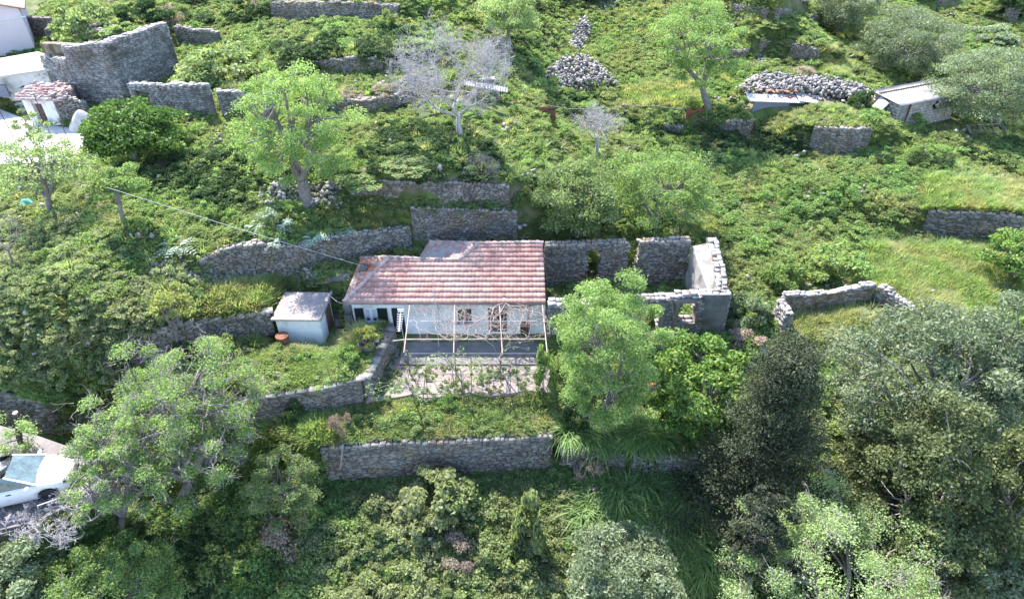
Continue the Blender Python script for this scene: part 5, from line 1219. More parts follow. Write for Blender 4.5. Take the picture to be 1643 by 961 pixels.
# growth on the banks, at wall feet and over the rubble
rs = np.random.default_rng(81)
banks = [[(560,316),(830,330),(830,346),(600,338)], [(1198,182),(1300,184),(1300,206),(1198,200)], [(1222,30),(1280,30),(1275,130),(1222,130)], [(1140,0),(1245,0),(1240,28),(1150,30)], [(540,772),(890,752),(890,800),(540,810)], [(60,838),(170,790),(210,890),(60,890)], [(880,745),(1120,765),(1120,790),(880,770)], [(500,100),(660,100),(660,135),(500,135)], [(300,470),(450,445),(470,470),(330,500)]]
pts = sample_px(banks, 1500, rs); W = hits(pts[:,0], pts[:,1]); W = W[keep_out(W, .05)]
scatter('bank_weeds', weed_pc, 4, W, rs.uniform(.4, .95, len(W)), 'weeds growing on the banks and at the feet of the walls', 81)
heaps = [[(1178,140),(1215,122),(1260,132),(1340,140),(1395,150),(1400,172),(1340,156),(1200,154)], [(872,120),(950,96),(992,140),(885,154)], [(400,322),(540,298),(555,332),(430,340)], [(235,400),(330,428),(385,455),(300,460)]]
pts = sample_px(heaps, 170, rs); W = hits(pts[:,0], pts[:,1]); W[:,2] += .15
scatter('heap_weeds', weed_pc, 4, W, rs.uniform(.3, .8, len(W)), 'weeds growing through the heaps of stones', 82)
mead = [[(1385,395),(1643,402),(1643,480),(1520,520),(1400,465)], [(1480,285),(1643,300),(1643,345),(1480,335)], [(1225,-5),(1330,-5),(1320,25),(1240,20)], [(1310,60),(1400,60),(1390,130),(1315,120)], [(1000,140),(1120,130),(1130,175),(1000,175)], [(1250,520),(1400,500),(1400,545),(1260,560)], [(400,690),(540,680),(530,730),(410,750)], [(340,465),(450,455),(440,505),(320,520)]]
pts = sample_px(mead, 3600, rs); W = hits(pts[:,0], pts[:,1]); W = W[keep_out(W, .05) & clear_walls(W, .1, .4)]; mpc = proto_coll('meadow_tufts', tufts('meadow_tuft', 'grass', 3, .62, .03, .75, 90, .35, .3))
scatter('meadow_grass', mpc, 3, W, rs.uniform(.7, 1.2, len(W)), 'bright fresh meadow grass in the open clearings', 83)
# ================================================================== pergola, vines, antenna
PZ = 2.12
bA, bB = at_z(632,547,PZ), at_z(876,544,PZ)
pg = empty('pergola', (bA.x+.4, 22.6, 0), 'pergola of thin pale poles in front of the white cottage', 'pergola')
def under(o, T): o.parent = T; o.matrix_parent_inverse = Matrix.Translation(T.location).inverted(); return o
g = MB(); g.bar(at_z(630,547,PZ-.03), at_z(652,544.5,PZ), .03); g.bar(at_z(652,544.5,PZ), bB, .032); under(g.build('beam', M['wood']), pg)
g = MB(); g.bar(at_z(655,515,PZ+.03), at_z(876,515,PZ+.03), .012); under(g.build('wire', M['cable']), pg)
for xa, xb in ((657,648), (729,728), (801,806), (870,878)):
    a = at_z(xa, 489, PZ+.12); a = Vector((a.x, HY-.02, PZ+.12)); b = at_z(xb, 566, PZ+.02)
    g = MB(); g.bar(a, b, .027, .024); under(g.build('rafter', M['wood']), pg)
for (x, y) in ((651,545), (728,545), (803,545), (872,545)):
    t = at_z(x, y, PZ); g = MB(); g.bar((t.x, t.y, gz(t.x, t.y)-.1), t-Vector((0,0,.03)), .03, .028); under(g.build('post', M['wood_dark']), pg)
# vine on the pergola
def vine():
    rng = np.random.default_rng(12); base = at_z(848, 538, .1); base.y = HY-.5; root = empty('grape_vine', (base.x, base.y, .1), 'leafless twisted grape vine spread over the pergola', 'vine'); paths = []
    T0 = np.array([0, 0, 2.0]); paths.append((curve((0,0,-.2), T0, rng, 7, .06), np.linspace(.055,.04,7)))
    x_min = at_z(652,530,PZ).x-base.x; x_max = 1.75-base.x
    y_min = 22.55-base.y; y_max = HY-.1-base.y
    def walk(p, ang, L, r, lev):
        n = int(L/.16)+2; P = [np.array(p)]; a = ang
        for i in range(n):
            a += rng.normal(0, .38); q = P[-1]+np.array([math.cos(a)*.16, math.sin(a)*.16, rng.normal(0,.03)]); q[2] = np.clip(q[2], 1.98, 2.22)
            if q[0] < x_min or q[0] > x_max: a = math.pi-a; continue
            if q[1] < y_min or q[1] > y_max: a = -a; continue
            P.append(q)
            if lev and rng.random() < (.16 if lev > 1 else .2): walk(q, a+rng.choice([-1,1])*rng.uniform(.5,1.3), L*rng.uniform(.3,.5), r*.6, lev-1)
        if len(P) > 2: paths.append((np.array(P), np.linspace(r, r*.4, len(P))))
    for (ang, L, r) in ((3.05,6.0,.026),(3.3,7.0,.026),(3.5,5.0,.024),(2.9,3.8,.02),(3.9,2.6,.02),(-.6,1.6,.02),(-1.3,2.4,.02),(4.4,2.4,.022),(3.15,6.8,.02)):
        walk(T0+np.array([rng.normal(0,.15), rng.normal(0,.2), .08]), ang, L, r, 3)
    for _ in range(26):
        p = np.array([rng.uniform(x_min, x_max), rng.uniform(y_min, y_max), 2.12]); walk(p, rng.uniform(0,6.28), rng.uniform(.5,1.5), .010, 1)
    V, F = tubes(paths, 5); np_mesh('branches', V, F, M['vinewood'], None, parent=root, smooth_=True)
vine()
# young vines on the lower wires with fresh leaves
def vine_row():
    rng = np.random.default_rng(13)
    for i, (px, py, tx, ty, zt, lb) in enumerate([(664,641,653,612,1.5,'thin bent young vine stem at the left end of the courtyard edge'), (746,641,712,575,1.9,'leaning young vine stem in the middle of the courtyard edge'), (820,636,800,575,1.8,'upright young vine stem right of the middle of the courtyard edge')]):
        p = hit(px, py); root = empty('young_vine', p, lb, 'vine', 'young vines along the courtyard edge'); t = at_z(tx, ty, zt)-p; paths = [(curve((0,0,-.1), t, rng, 7, .05), np.linspace(.035,.02,7))]; C = []
        for j in range(15):
            a0 = np.array(paths[0][0][rng.integers(4,7)]); d = np.array([rng.choice([-1,1])*rng.uniform(.5,2.0), rng.normal(0,.7), rng.normal(0,.12)]); P = curve(a0, a0+d, rng, 6, .12); paths.append((P, np.linspace(.014,.004,6)))
            for q in P[2:]: C.append(q+rng.normal(0,.06,(5,3)))
        V, F = tubes(paths, 5); np_mesh('stem', V, F, M['greybark'], None, parent=root)
        C = np.concatenate(C); V, F, T = leaves(C, .055, rng, up=.6); np_mesh('leaves', V, F, M_('almond'), T, parent=root)
vine_row()
for i, (px, py, h, lb) in enumerate([(657,612,2.0,'thin dark stake at the left of the courtyard'), (686,640,1.6,'thin stake near the left end of the courtyard edge'), (728,612,1.9,'thin dark stake in the middle of the courtyard'), (744,642,1.9,'taller stake behind the leaning vine stem'), (803,615,1.9,'thin dark stake right of the middle of the courtyard'), (819,628,1.9,'thin stake at the right part of the courtyard edge'),
                       (607,700,1.5,'thin rod at the left corner of the lawn'), (634,672,.9,'short rod in the lawn near the steps'), (825,672,1.3,'thin rod in the right part of the lawn'), (545,600,1.0,'short rod in the garden right of the shed'), (532,612,.9,'leaning rod in the garden right of the shed, nearer the coping'), (690,575,.0,'')]):
    if not lb: continue
    p = hit(px, py); g = MB(); g.bar((0,0,-.2), (random.uniform(-.08,.08),random.uniform(-.05,.05),h), .016, .013, 6); o = g.build('garden_stake', M['iron']); o.location = p; tag(o, lb, 'stake', 'thin stakes in the garden and courtyard')
g = MB(); a, b = at_z(655,567,1.95), at_z(868,567,1.95); g.bar(a, b, .006, seg=5); o = g.build('vine_wire', M['cable']); tag(o, 'thin upper wire stretched across the courtyard', 'wire')
g = MB(); a, b = at_z(657,611,.75), at_z(810,612,.75); g.bar(a, b, .008, seg=5); o = g.build('vine_wire', M['iron']); tag(o, 'dark lower wire between the courtyard stakes', 'wire')
# mast and yagi antenna
p = at_z(702, 545, PZ); mx = at_y(702,520,24.9).x
ms = empty('antenna_mast', (mx, 24.7, .1), 'slim grey mast rising in front of the tiled roof', 'mast'); g = MB(); top = ztop((mx,24.7), 446); g.bar((0,0,0), (.0,0,top-.1), .022, .018); g.build('pole', M['cable'], ms)
g = MB(); g.bar((-.22,0,top-.12), (.15,0,top-.12), .01); g.bar((0,-.12,top-.22), (0,.12,top-.22), .008); g.build('crossbar', M['cable'], ms)
an = at_z(642, 520, 2.3); an_r = empty('television_antenna', (an.x, an.y, 2.3), 'white comb shaped television aerial hanging at the left end of the pergola', 'antenna')
A0, A1 = at_z(643,500,2.5)-an, at_z(640,532,2.15)-an
g = MB(); g.bar(A0, A1, .018); g.build('boom', M['frame'], an_r)
for i in range(11):
    c = A0.lerp(A1, .12+.085*i); l = .16-.006*i; g = MB(); g.bar(c-Vector((l,0,0)), c+Vector((l,0,0)), .010, seg=6); g.build('rod', M['frame'], an_r)
g = MB(); g.box(A0+Vector((0,.02,.05)), (.28,.03,.2)); g.build('reflector', M['frame'], an_r)
g = MB(); g.bar(A0.lerp(A1,.3), (.1,.0,-1.9), .015); g.build('pole', M['cable'], an_r)

# potted shrub on the wall and white cube
pc_ = at_z(590, 566, .95); pt = empty('potted_shrub', (pc_.x, pc_.y, gz(pc_.x, pc_.y)-.02), 'yellow green shrub in a big round pot at the inner end of the garden wall', 'potted plant')
g = MB(); g.lathe([(.22,0),(.26,.03),(.34,.30),(.36,.42),(.38,.44),(.38,.5),(.33,.5),(.32,.44)], seg=24); g.build('pot', M['pot'], pt, True)
g = MB(); g.lathe([(.325,.43),(.325,.455)], seg=24); g.build('soil', M['soil'], pt)
fo, st = shrub_mesh('yellow', 1)
for nm, me in (('foliage', fo), ('stem', st)): o = bpy.data.objects.new(nm, me); COL.objects.link(o); o.parent = pt; o.scale = (.56,.56,1.0); o.location = (0,0,.42)
wc = at_z(605, 553, .85); g = MB(); g.box((0,0,.14), (.26,.24,.28), bev=.02); g.box((0,0,.3), (.3,.28,.04), bev=.01); o = g.build('white_bucket', M['frame']); o.location = (wc.x, wc.y, gz0+.1); tag(o, 'small white square tub standing on the end of the garden side wall', 'tub')
# stick against lower wall
p = hit(552, 765); q = at_y(549, 716, p.y-.25); g = MB(); g.bar(Vector((p.x+.1, p.y-.45, at_y(552,752,p.y-.45).z)), Vector((q.x, p.y-.12, q.z)), .03); o = g.build('wooden_stake', M['wood']); tag(o, 'pale wooden stake leaning on the left end of the lower wall', 'stake')
# cables
def cable(name, a, b, sag, r, label, n=16):
    a, b = Vector(a), Vector(b); P = np.array([tuple(a.lerp(b, i/(n-1))-Vector((0,0,sag*math.sin(math.pi*i/(n-1))))) for i in range(n)]); V, F = tubes([(P, np.full(n, r))], 6); o = np_mesh(name, V-P[0], F, M['cable']); o.location = P[0]; tag(o, label, 'cable')
ca = hit(178, 345); ca = at_y(172, 301, ca.y-2.2)
cable('power_cable', ca, at_z(590,429,EZ+.45), .06, .012, 'thin white power cable from the upper left trees to the tiled roof')
cable('power_cable', (sh1.x+.15, sh1.y+1.9, 2.3), pL0+Vector((.15,.1,-.1)), .25, .016, 'short pale cable between the shed roof and the cottage eave')
hp = at_z(548, 497, 1.3); hp = Vector((HX0-.3, HY+.25, 0)); 
g = MB(); g.ball((0,0,.45), .24, (1,.8,1.5)); g.lathe([(.1,.78),(.1,.9)], seg=12); o = g.build('water_tank', M['galv']); o.location = (HX0-.32, HY+.35, gz(HX0-.32, HY+.35)+.75); 
g2 = MB(); g2.box((0,0,-.4),(.4,.4,.9)); o2 = g2.build('stand', M['flag'], o); tag(o, 'small grey water tank at the left wall of the cottage', 'tank')
g = MB(); g.box((0,0,.08), (.36,.28,.16), rz=.4, bev=.01); g.box((.05,.02,.2), (.30,.24,.08), rz=.7, bev=.01); o = g.build('roof_tiles', M['orange_tile']); p = hit(525,452); o.location = p; tag(o, 'small stack of orange tiles left of the cottage roof', 'tiles')

# rubble
rubble('rubble_pile', [(235,402),(262,412),(330,430),(385,455),(380,470),(300,458),(245,440)], 420, 'long spill of fallen stones left of the curved terrace wall', .08, .2, .35, 1)
rubble('rubble_pile', [(400,325),(450,302),(540,298),(555,330),(500,340),(430,338)], 420, 'heap of white stones around the thick dark tree trunk', .08, .22, .6, 2)
rubble('rubble_pile', [(385,430),(440,440),(440,465),(395,462)], 120, 'small spill of stones under the curved wall', .07, .18, .25, 3)
rubble('rubble_pile', [(470,440),(510,432),(515,455),(480,460)], 60, 'few stones tumbled below the right part of the curved wall', .07, .18, .3, 4)
rubble('rubble_pile', [(222,560),(280,545),(275,578),(228,586)], 120, 'stones fallen in front of the low curved wall', .07, .18, .2, 5)
rubble('rubble_pile', [(872,125),(905,105),(950,98),(992,140),(940,148),(885,152)], 900, 'big heap of grey stones in the upper middle of the hillside', .1, .24, .9, 6)
rubble('rubble_ridge', [(912,72),(940,28),(950,32),(948,50),(932,85),(915,90)], 260, 'narrow ridge of collapsed wall stones running uphill', .12, .26, .7, 7)
rubble('rubble_pile', [(1178,150),(1215,125),(1260,135),(1340,142),(1395,150),(1400,175),(1340,158),(1200,156)], 1300, 'long bank of pale stones above the tin lean-to', .1, .24, .8, 8)
rubble('rubble_pile', [(1110,248),(1165,252),(1165,264),(1115,264)], 80, 'few white stones in the ivy left of the middle bushes', .08, .2, .15, 9)
rubble('rubble_pile', [(1445,418),(1468,412),(1485,435),(1465,445)], 160, 'flat patch of purple grey stones in the green meadow', .06, .14, .05, 10)
rubble('rubble_pile', [(1485,308),(1515,305),(1530,325),(1500,330)], 70, 'bare patch of small stones above the bright wall', .05, .12, .03, 11)
rubble('rubble_pile', [(1205,92),(1225,92),(1245,104),(1215,106)], 60, 'scatter of stones under the broken wall on the upper right slope', .1, .24, .2, 12)
rubble('rubble_pile', [(950,0),(1000,0),(985,20),(955,18)], 80, 'stones at the top edge above the rubble ridge', .1, .25, .3, 13)
rubble('rubble_pile', [(640,138),(668,126),(664,145),(648,150)], 60, 'stones at the right end of the curved terrace wall', .1, .2, .5, 14)
rubble('rubble_pile', [(1590,724),(1630,715),(1640,738),(1600,742)], 50, 'pale stones in the gap between the trees at the right edge', .08, .2, .1, 15)
rubble('rubble_pile', [(1160,880),(1225,860),(1245,950),(1180,950)], 40, 'loose stones in the dark gap left of the pale bottom tree', .1, .25, .1, 16)
rubble('rubble_pile', [(118,290),(170,275),(190,300),(150,330),(125,320)], 120, 'grey stones around the forked trunk at the upper left', .08, .22, .25, 17)
# pale slabs by the small ruin
for i, (x, y, s, lb) in enumerate([(1226,566,.75,'large white boulder in the grass left of the L shaped ruin'), (1236,592,.35,'small white stone below the large white boulder'), (1198,562,.5,'flat white stone left of the large white boulder'), (1183,573,.35,'white stone at the left end of the pale stones')]):
    p = hit(x, y); g = MB(); bmesh.ops.create_icosphere(g.b, subdivisions=2, radius=s*.5)
    rr = random.Random(i)
    for v in g.b.verts: v.co = Vector((v.co.x*1.4, v.co.y, v.co.z*.8))*rr.uniform(.82,1.12)
    o = g.build('boulder', M['white_conc']); o.location = p+Vector((0,0,s*.15)); o.rotation_euler = (.2,.15,i); tag(o, lb, 'boulder')
p = hit(1218, 616); g = MB(); g.box((0,0,.3), (.95,.6,.08), rot=Euler((.1,-.05,.15)), bev=.02); g.box((.45,.05,.2), (.8,.35,.07), rot=Euler((0,.1,-.2)), bev=.02); g.box((-.2,.1,.1), (.5,.4,.3), bev=.03); o = g.build('stone_slabs', M['white_conc']); o.location = p; tag(o, 'white stone slabs stacked on a block beside the cypress top', 'slabs')
p = hit(1045, 630); g = MB(); g.box((0,0,.45), (.42,.18,.09), rz=.1, bev=.03); o = g.build('roof_tile_pile', M['terracotta']); 
g = MB(); g.box((0,0,.2), (.6,.3,.38), bev=.03); g.build('stone_base', M['flag'], o); o.location = p+Vector((0,0,.1)); tag(o, 'orange clay piece on a stone ledge between the feathery tree and the citrus', 'clay piece')

# ================================================================== corrugated sheets, hut, lean-to
def corr(name, a, b, c, mat, parent=None, pitch=.16, amp=.022, ragged=0, seed=0):
    """corrugated sheet: a->b along the ridge side, a->c down the ribs"""
    a, b, c = Vector(a), Vector(b), Vector(c); U, Vv = b-a, c-a; n = U.cross(Vv).normalized(); n = n if n.z > 0 else -n
    k = max(4, int(U.length/pitch*6)); rows = 6; rng = np.random.default_rng(seed); V, F = [], []
    for side in (0, -.012):
        for j in range(rows+1):
            for i in range(k+1):
                rg = 0
                if ragged and j in (0, rows): rg = (rng.random()-.5)*ragged if i % 24 == 0 else 0
                p = a+U*(i/k)+Vv*(j/rows)+n*(amp*math.sin(i/6*2*math.pi)+side); V.append(tuple(p))
    m = (k+1)*(rows+1)
    for s in (0, 1):
        for j in range(rows):
            for i in range(k): q = s*m+j*(k+1)+i; F.append((q, q+1, q+k+2, q+k+1))
    for i in range(k):
        for j in (0, rows): q = j*(k+1)+i; F.append((q, q+1, q+1+m, q+m))
    return np_mesh(name, np.array(V), np.array(F), mat, None, parent=parent, smooth_=False)
def hut():
    a, b = hit(1437, 196), hit(1520, 192); z = (a.z+b.z)/2-.1; L = (b-a).length; ang = math.atan2(b.y-a.y, b.x-a.x)
    t = empty('hut', (a.x, a.y, z), 'cinder block hut with grey corrugated tin roof left of the leaning olive', 'hut', rz=ang); h = ztop(a, 168)-z; Dp = 2.1
    # block courses as real blocks
    def blockwall(name, x0, y0, x1, y1, h0, h1, skip=None):
        rng = np.random.default_rng(3); C, H, A = [], [], []; e = Vector((x1-x0, y1-y0, 0)); Ln = e.length; e.normalize(); nb = int(h1/.2)
        for j in range(-1, nb+1):
            s = -.2 if j % 2 else 0
            while s < Ln:
                s0, s1 = max(0, s), min(Ln, s+.4); sm = (s0+s1)/2; hh = h0+(h1-h0)*sm/Ln; zc = j*.2+.1
                if s1-s0 > .05 and zc+.05 < hh and not (skip and skip[0] < sm < skip[1] and skip[2] < zc < skip[3]): C.append((x0+e.x*sm, y0+e.y*sm, zc)); H.append(((s1-s0)/2-.006, .1, .094)); A.append(((e.x,e.y,0),(-e.y,e.x,0),(0,0,1)))
                s += .4
        V, F, T = boxes(np.array(C), np.array(H), np.array(A, float), rng, .02); np_mesh(name, V, F, M['block'], T, parent=t)
        g = MB(); 
        return C
    blockwall('front_wall', .9, 0, L, 0, h, h, (L*.42, L*.42+.3, h*.55, h*.8)); blockwall('side_wall', 0, Dp, 0, .0, h+.2, h); blockwall('back_wall', 0, Dp, L, Dp, h+.2, h+.2); blockwall('side_wall', L, 0, L, Dp, h, h+.2)
    g = MB(); g.box((.45, .02, h/2), (.75, .05, h-.1)); d = g.build('door', M['galv'], t); g = MB(); g.box((.86,-.02,h/2),(.08,.14,h)); g.build('door_post', M['rust'], t)
    g = MB(); g.bar((.1,-.02,h*.5),(.16,-.05,h*.5),.02); g.build('handle', M['iron'], d)
    corr('roof', (-.35, Dp+.2, h+.30), (L+.3, Dp+.2, h+.30), (-.35, -.3, h+.03), M['galv'], t, .24, .03)
    g = MB(); g.box((L/2, Dp-.4, h+.26), (L+.5, .08, .1)); g.build('rafter', M['wood_dark'], t)
    # leaning white board
    o = MB().box((0,0,.8), (.05,.9,1.5), rot=Euler((.2,.5,.3)), bev=.01).build('leaning_board', M['galv_white']); o.location = Vector((a.x-1.1, a.y+.9, z+.2)); tag(o, 'white board leaning at the left corner of the cinder block hut', 'board')
hut()
def lean_to():
    a, b = hit(1207, 181), hit(1268, 182); z = a.z; t = empty('lean_to', (a.x, a.y, z), 'long low lean-to with ragged white tin roof below the stone bank', 'lean-to'); W = (Vector((b.x,b.y,0))-Vector((a.x,a.y,0))).length
    s = scale_at(a); h = ztop(a, 163)-z; L1 = (1288-1207)/s; L2 = (1395-1285)/s
    g = MB(); g.box((W/2, .1, h/2-.1), (W, .12, h+.1)); g.build('wall', M['sill'], t)
    g = MB(); g.box((W+2.1, .35, h/2-.2), (1.9, .12, h-.1)); g.build('wall', M['block'], t)
    for x in (W+.02, W+1.1, W+3.1, W+4.8): g = MB(); g.bar((x,.05,-.4), (x,.05,h-.02), .05); g.build('post', M['wood_dark'], t)
    def sp(px, py): q = at_y(px, py, a.y-.15); return Vector((q.x-a.x, q.y-a.y, q.z-z))
    for k_, ((x0, y0), (x1, y1), dep, up_, mt) in enumerate((((1203,163),(1291,166),1.1,.2,'galv_white'), ((1284,163),(1345,171),1.2,.22,'galv_white'), ((1332,169),(1398,181),1.0,.18,'galv'))):
        p0, p1 = sp(x0, y0), sp(x1, y1); corr('roof_sheet', p0+Vector((0,dep,up_)), p1+Vector((0,dep,up_)), p0, M[mt], t, ragged=.25, seed=k_)
    for x_ in (1300, 1345, 1385): p0 = sp(x_, 174); g = MB(); g.bar((p0.x, .25, p0.z-1.6), (p0.x, .25, p0.z), .05); g.build('post', M['wood_dark'], t)
    g = MB(); r = random.Random(3)
    for _ in range(16): g.box((r.uniform(.5, L1), r.uniform(.7,1.3), h+.42), (r.uniform(.15,.45), r.uniform(.1,.3), .05), rot=Euler((r.uniform(-.3,.3), r.uniform(-.3,.3), r.uniform(0,3))))
    g.build('broken_tiles', M['orange_tile'], t)
lean_to()
rubble('broken_tile_heap', [(1375,160),(1400,158),(1412,170),(1385,172)], 70, 'heap of broken orange tiles left of the cinder block hut', .08, .2, .3, 30, mat='orange_tile', cat='tiles')
p, q = hit(745, 152), hit(806, 164)
o = corr('tin_sheet', (0,.45,.9), (2.75,.05,.55), (0,-.1,.72), M['galv']); o.location = p+Vector((0,0,-.1)); tag(o, 'long bright tin sheet lying in the ivy right of the bare grey tree', 'tin sheet')
o = MB().box((0,0,.25), (.9,.5,.5), rz=.1, bev=.02).box((0,0,.53), (1.0,.6,.05), rz=.1).build('metal_box', M['galv']); o.location = hit(782,152)+Vector((0,.3,.4)); tag(o, 'small grey metal box above the long tin sheet', 'box')
p = hit(876, 196); o = MB().slabq([(-.75,0,1.0),(.55,0,.95),(.65,-.1,.1),(-.65,-.1,.05)], .02, (0,1,0)).build('rusty_sheet', M['rust']); o.location = p; tag(o, 'rusty brown metal sheet left of the small leafless tree', 'metal sheet')
# orange net and thin rail along the terrace edge
def net():
    a, b = hit(1100, 192), hit(1142, 186); V, F = [], []; n = 12; rng = random.Random(2)
    for i in range(n+1):
        for j in range(4): p = a.lerp(b, i/n); V.append((p.x-a.x, p.y-a.y+.08*math.sin(i*1.3)+j*.03, (.02+.27*j)*(1-.25*math.sin(i*.5)**2)))
    g = MB()
    for i in range(n+1):
        for j in range(3): g.bar(V[i*4+j], V[i*4+j+1], .014, seg=4)
        if i < n:
            for j in range(4): g.bar(V[i*4+j], V[i*4+4+j], .014, seg=4)
    for i in range(n):
        for j in range(3): g.slabq([V[i*4+j], V[i*4+4+j], V[i*4+5+j], V[i*4+j+1]], .008, (0,1,0))
    o = g.build('orange_net', M['net']); o.location = a; tag(o, 'orange plastic net at the foot of the tall spring green tree', 'net')
net()
g = MB(); a, b, c = hit(880,190), hit(1000,186), hit(1095,195); 
for p in (a, a.lerp(b,.5), b, b.lerp(c,.5), c): g.bar((p.x, p.y, gz(p.x,p.y)-.1), (p.x, p.y, gz(p.x,p.y)+.9), .03)
for u, v in ((a,b),(b,c)):
    for k in range(4):
        p, q = u.lerp(v, k/4), u.lerp(v, (k+1)/4); g.bar((p.x,p.y,gz(p.x,p.y)+.85), (q.x,q.y,gz(q.x,q.y)+.85), .022)
o = g.build('rail_fence', M['wood']); tag(o, 'thin pale rail fence along the terrace edge behind the small leafless tree', 'fence')
# tyre
p = hit(561, 121); t = empty('tyre', p+Vector((0,-.15,.33)), 'old grey tyre leaning on the pale terrace wall', 'tyre'); g = MB()
prof = [(.17,-.08),(.20,-.1),(.30,-.1),(.34,-.06),(.35,0),(.34,.06),(.30,.1),(.20,.1),(.17,.08)]
rings = []
for i in range(24):
    a = 2*math.pi*i/24; rings.append([g.b.verts.new((r*math.cos(a), y, r*math.sin(a))) for r, y in prof])
for i in range(24):
    A_, B_ = rings[i], rings[(i+1) % 24]
    for j in range(len(prof)): g.b.faces.new((A_[j], A_[(j+1) % len(prof)], B_[(j+1) % len(prof)], B_[j]))
o = g.build('tread', mat_flat('dusty_rubber', (.15,.15,.16), .9), t, True); o.rotation_euler[0] = -.25
# frame rack on the right terrace
p = hit(1575, 212); t = empty('metal_rack', p, 'white metal grid rack lying below the leaning olive', 'rack', rz=.1)
g = MB(); g.bar((-1.3,0,.5),(1.3,0,.55),.025); g.bar((-1.2,-.5,.15),(1.4,-.5,.2),.025); g.bar((-1.3,0,.5),(-1.2,-.5,.15),.025); g.bar((1.3,0,.55),(1.4,-.5,.2),.025); g.build('frame', M['galv'], t)
for k in range(8): g = MB(); x = -1.1+k*.32; g.bar((x,0,.51),(x+.1,-.5,.17),.014); g.build('bar', M['galv'], t)
for x in (-1.2, 1.25): g = MB(); g.bar((x,-.2,-.2),(x,-.2,.4),.025); g.build('leg', M['galv'], t)
g = MB(); bmesh.ops.create_grid(g.b, x_segments=14, y_segments=10, size=.5); rr = random.Random(4)
for v in g.b.verts: v.co = Vector((v.co.x*.9, v.co.y*.7, .3+.12*math.sin(v.co.x*7)+.1*math.cos(v.co.y*9)-abs(v.co.x)*.35))
o = g.build('green_net', M['greennet'], None); o.modifiers.new('thick','SOLIDIFY').thickness = .02; p = hit(40, 332); o.location = p; tag(o, 'crumpled turquoise net on the grass at the left edge', 'net')

# ================================================================== railing, car, person
t = empty('railing', at_z(55,808,ROADZ), 'low blue grey metal railing at the ledge in front of the car wheel', 'railing')
a, b = at_z(57,806,ROADZ+.8)-t.location, at_z(95,793,ROADZ+.8)-t.location; a.z = b.z = .62
a2, b2 = at_z(62,822,ROADZ)-t.location, at_z(103,812,ROADZ)-t.location
g = MB(); g.bar(a, b, .022); g.build('top_rail', M['cable'], t); g = MB(); g.bar(a2+Vector((0,0,.1)), b2+Vector((0,0,.1)), .018); g.build('lower_rail', M['cable'], t)
for k in (0, .5, 1): g = MB(); p, q = a.lerp(b, k), a2.lerp(b2, k); g.bar(p, q, .02); g.build('post', M['cable'], t)

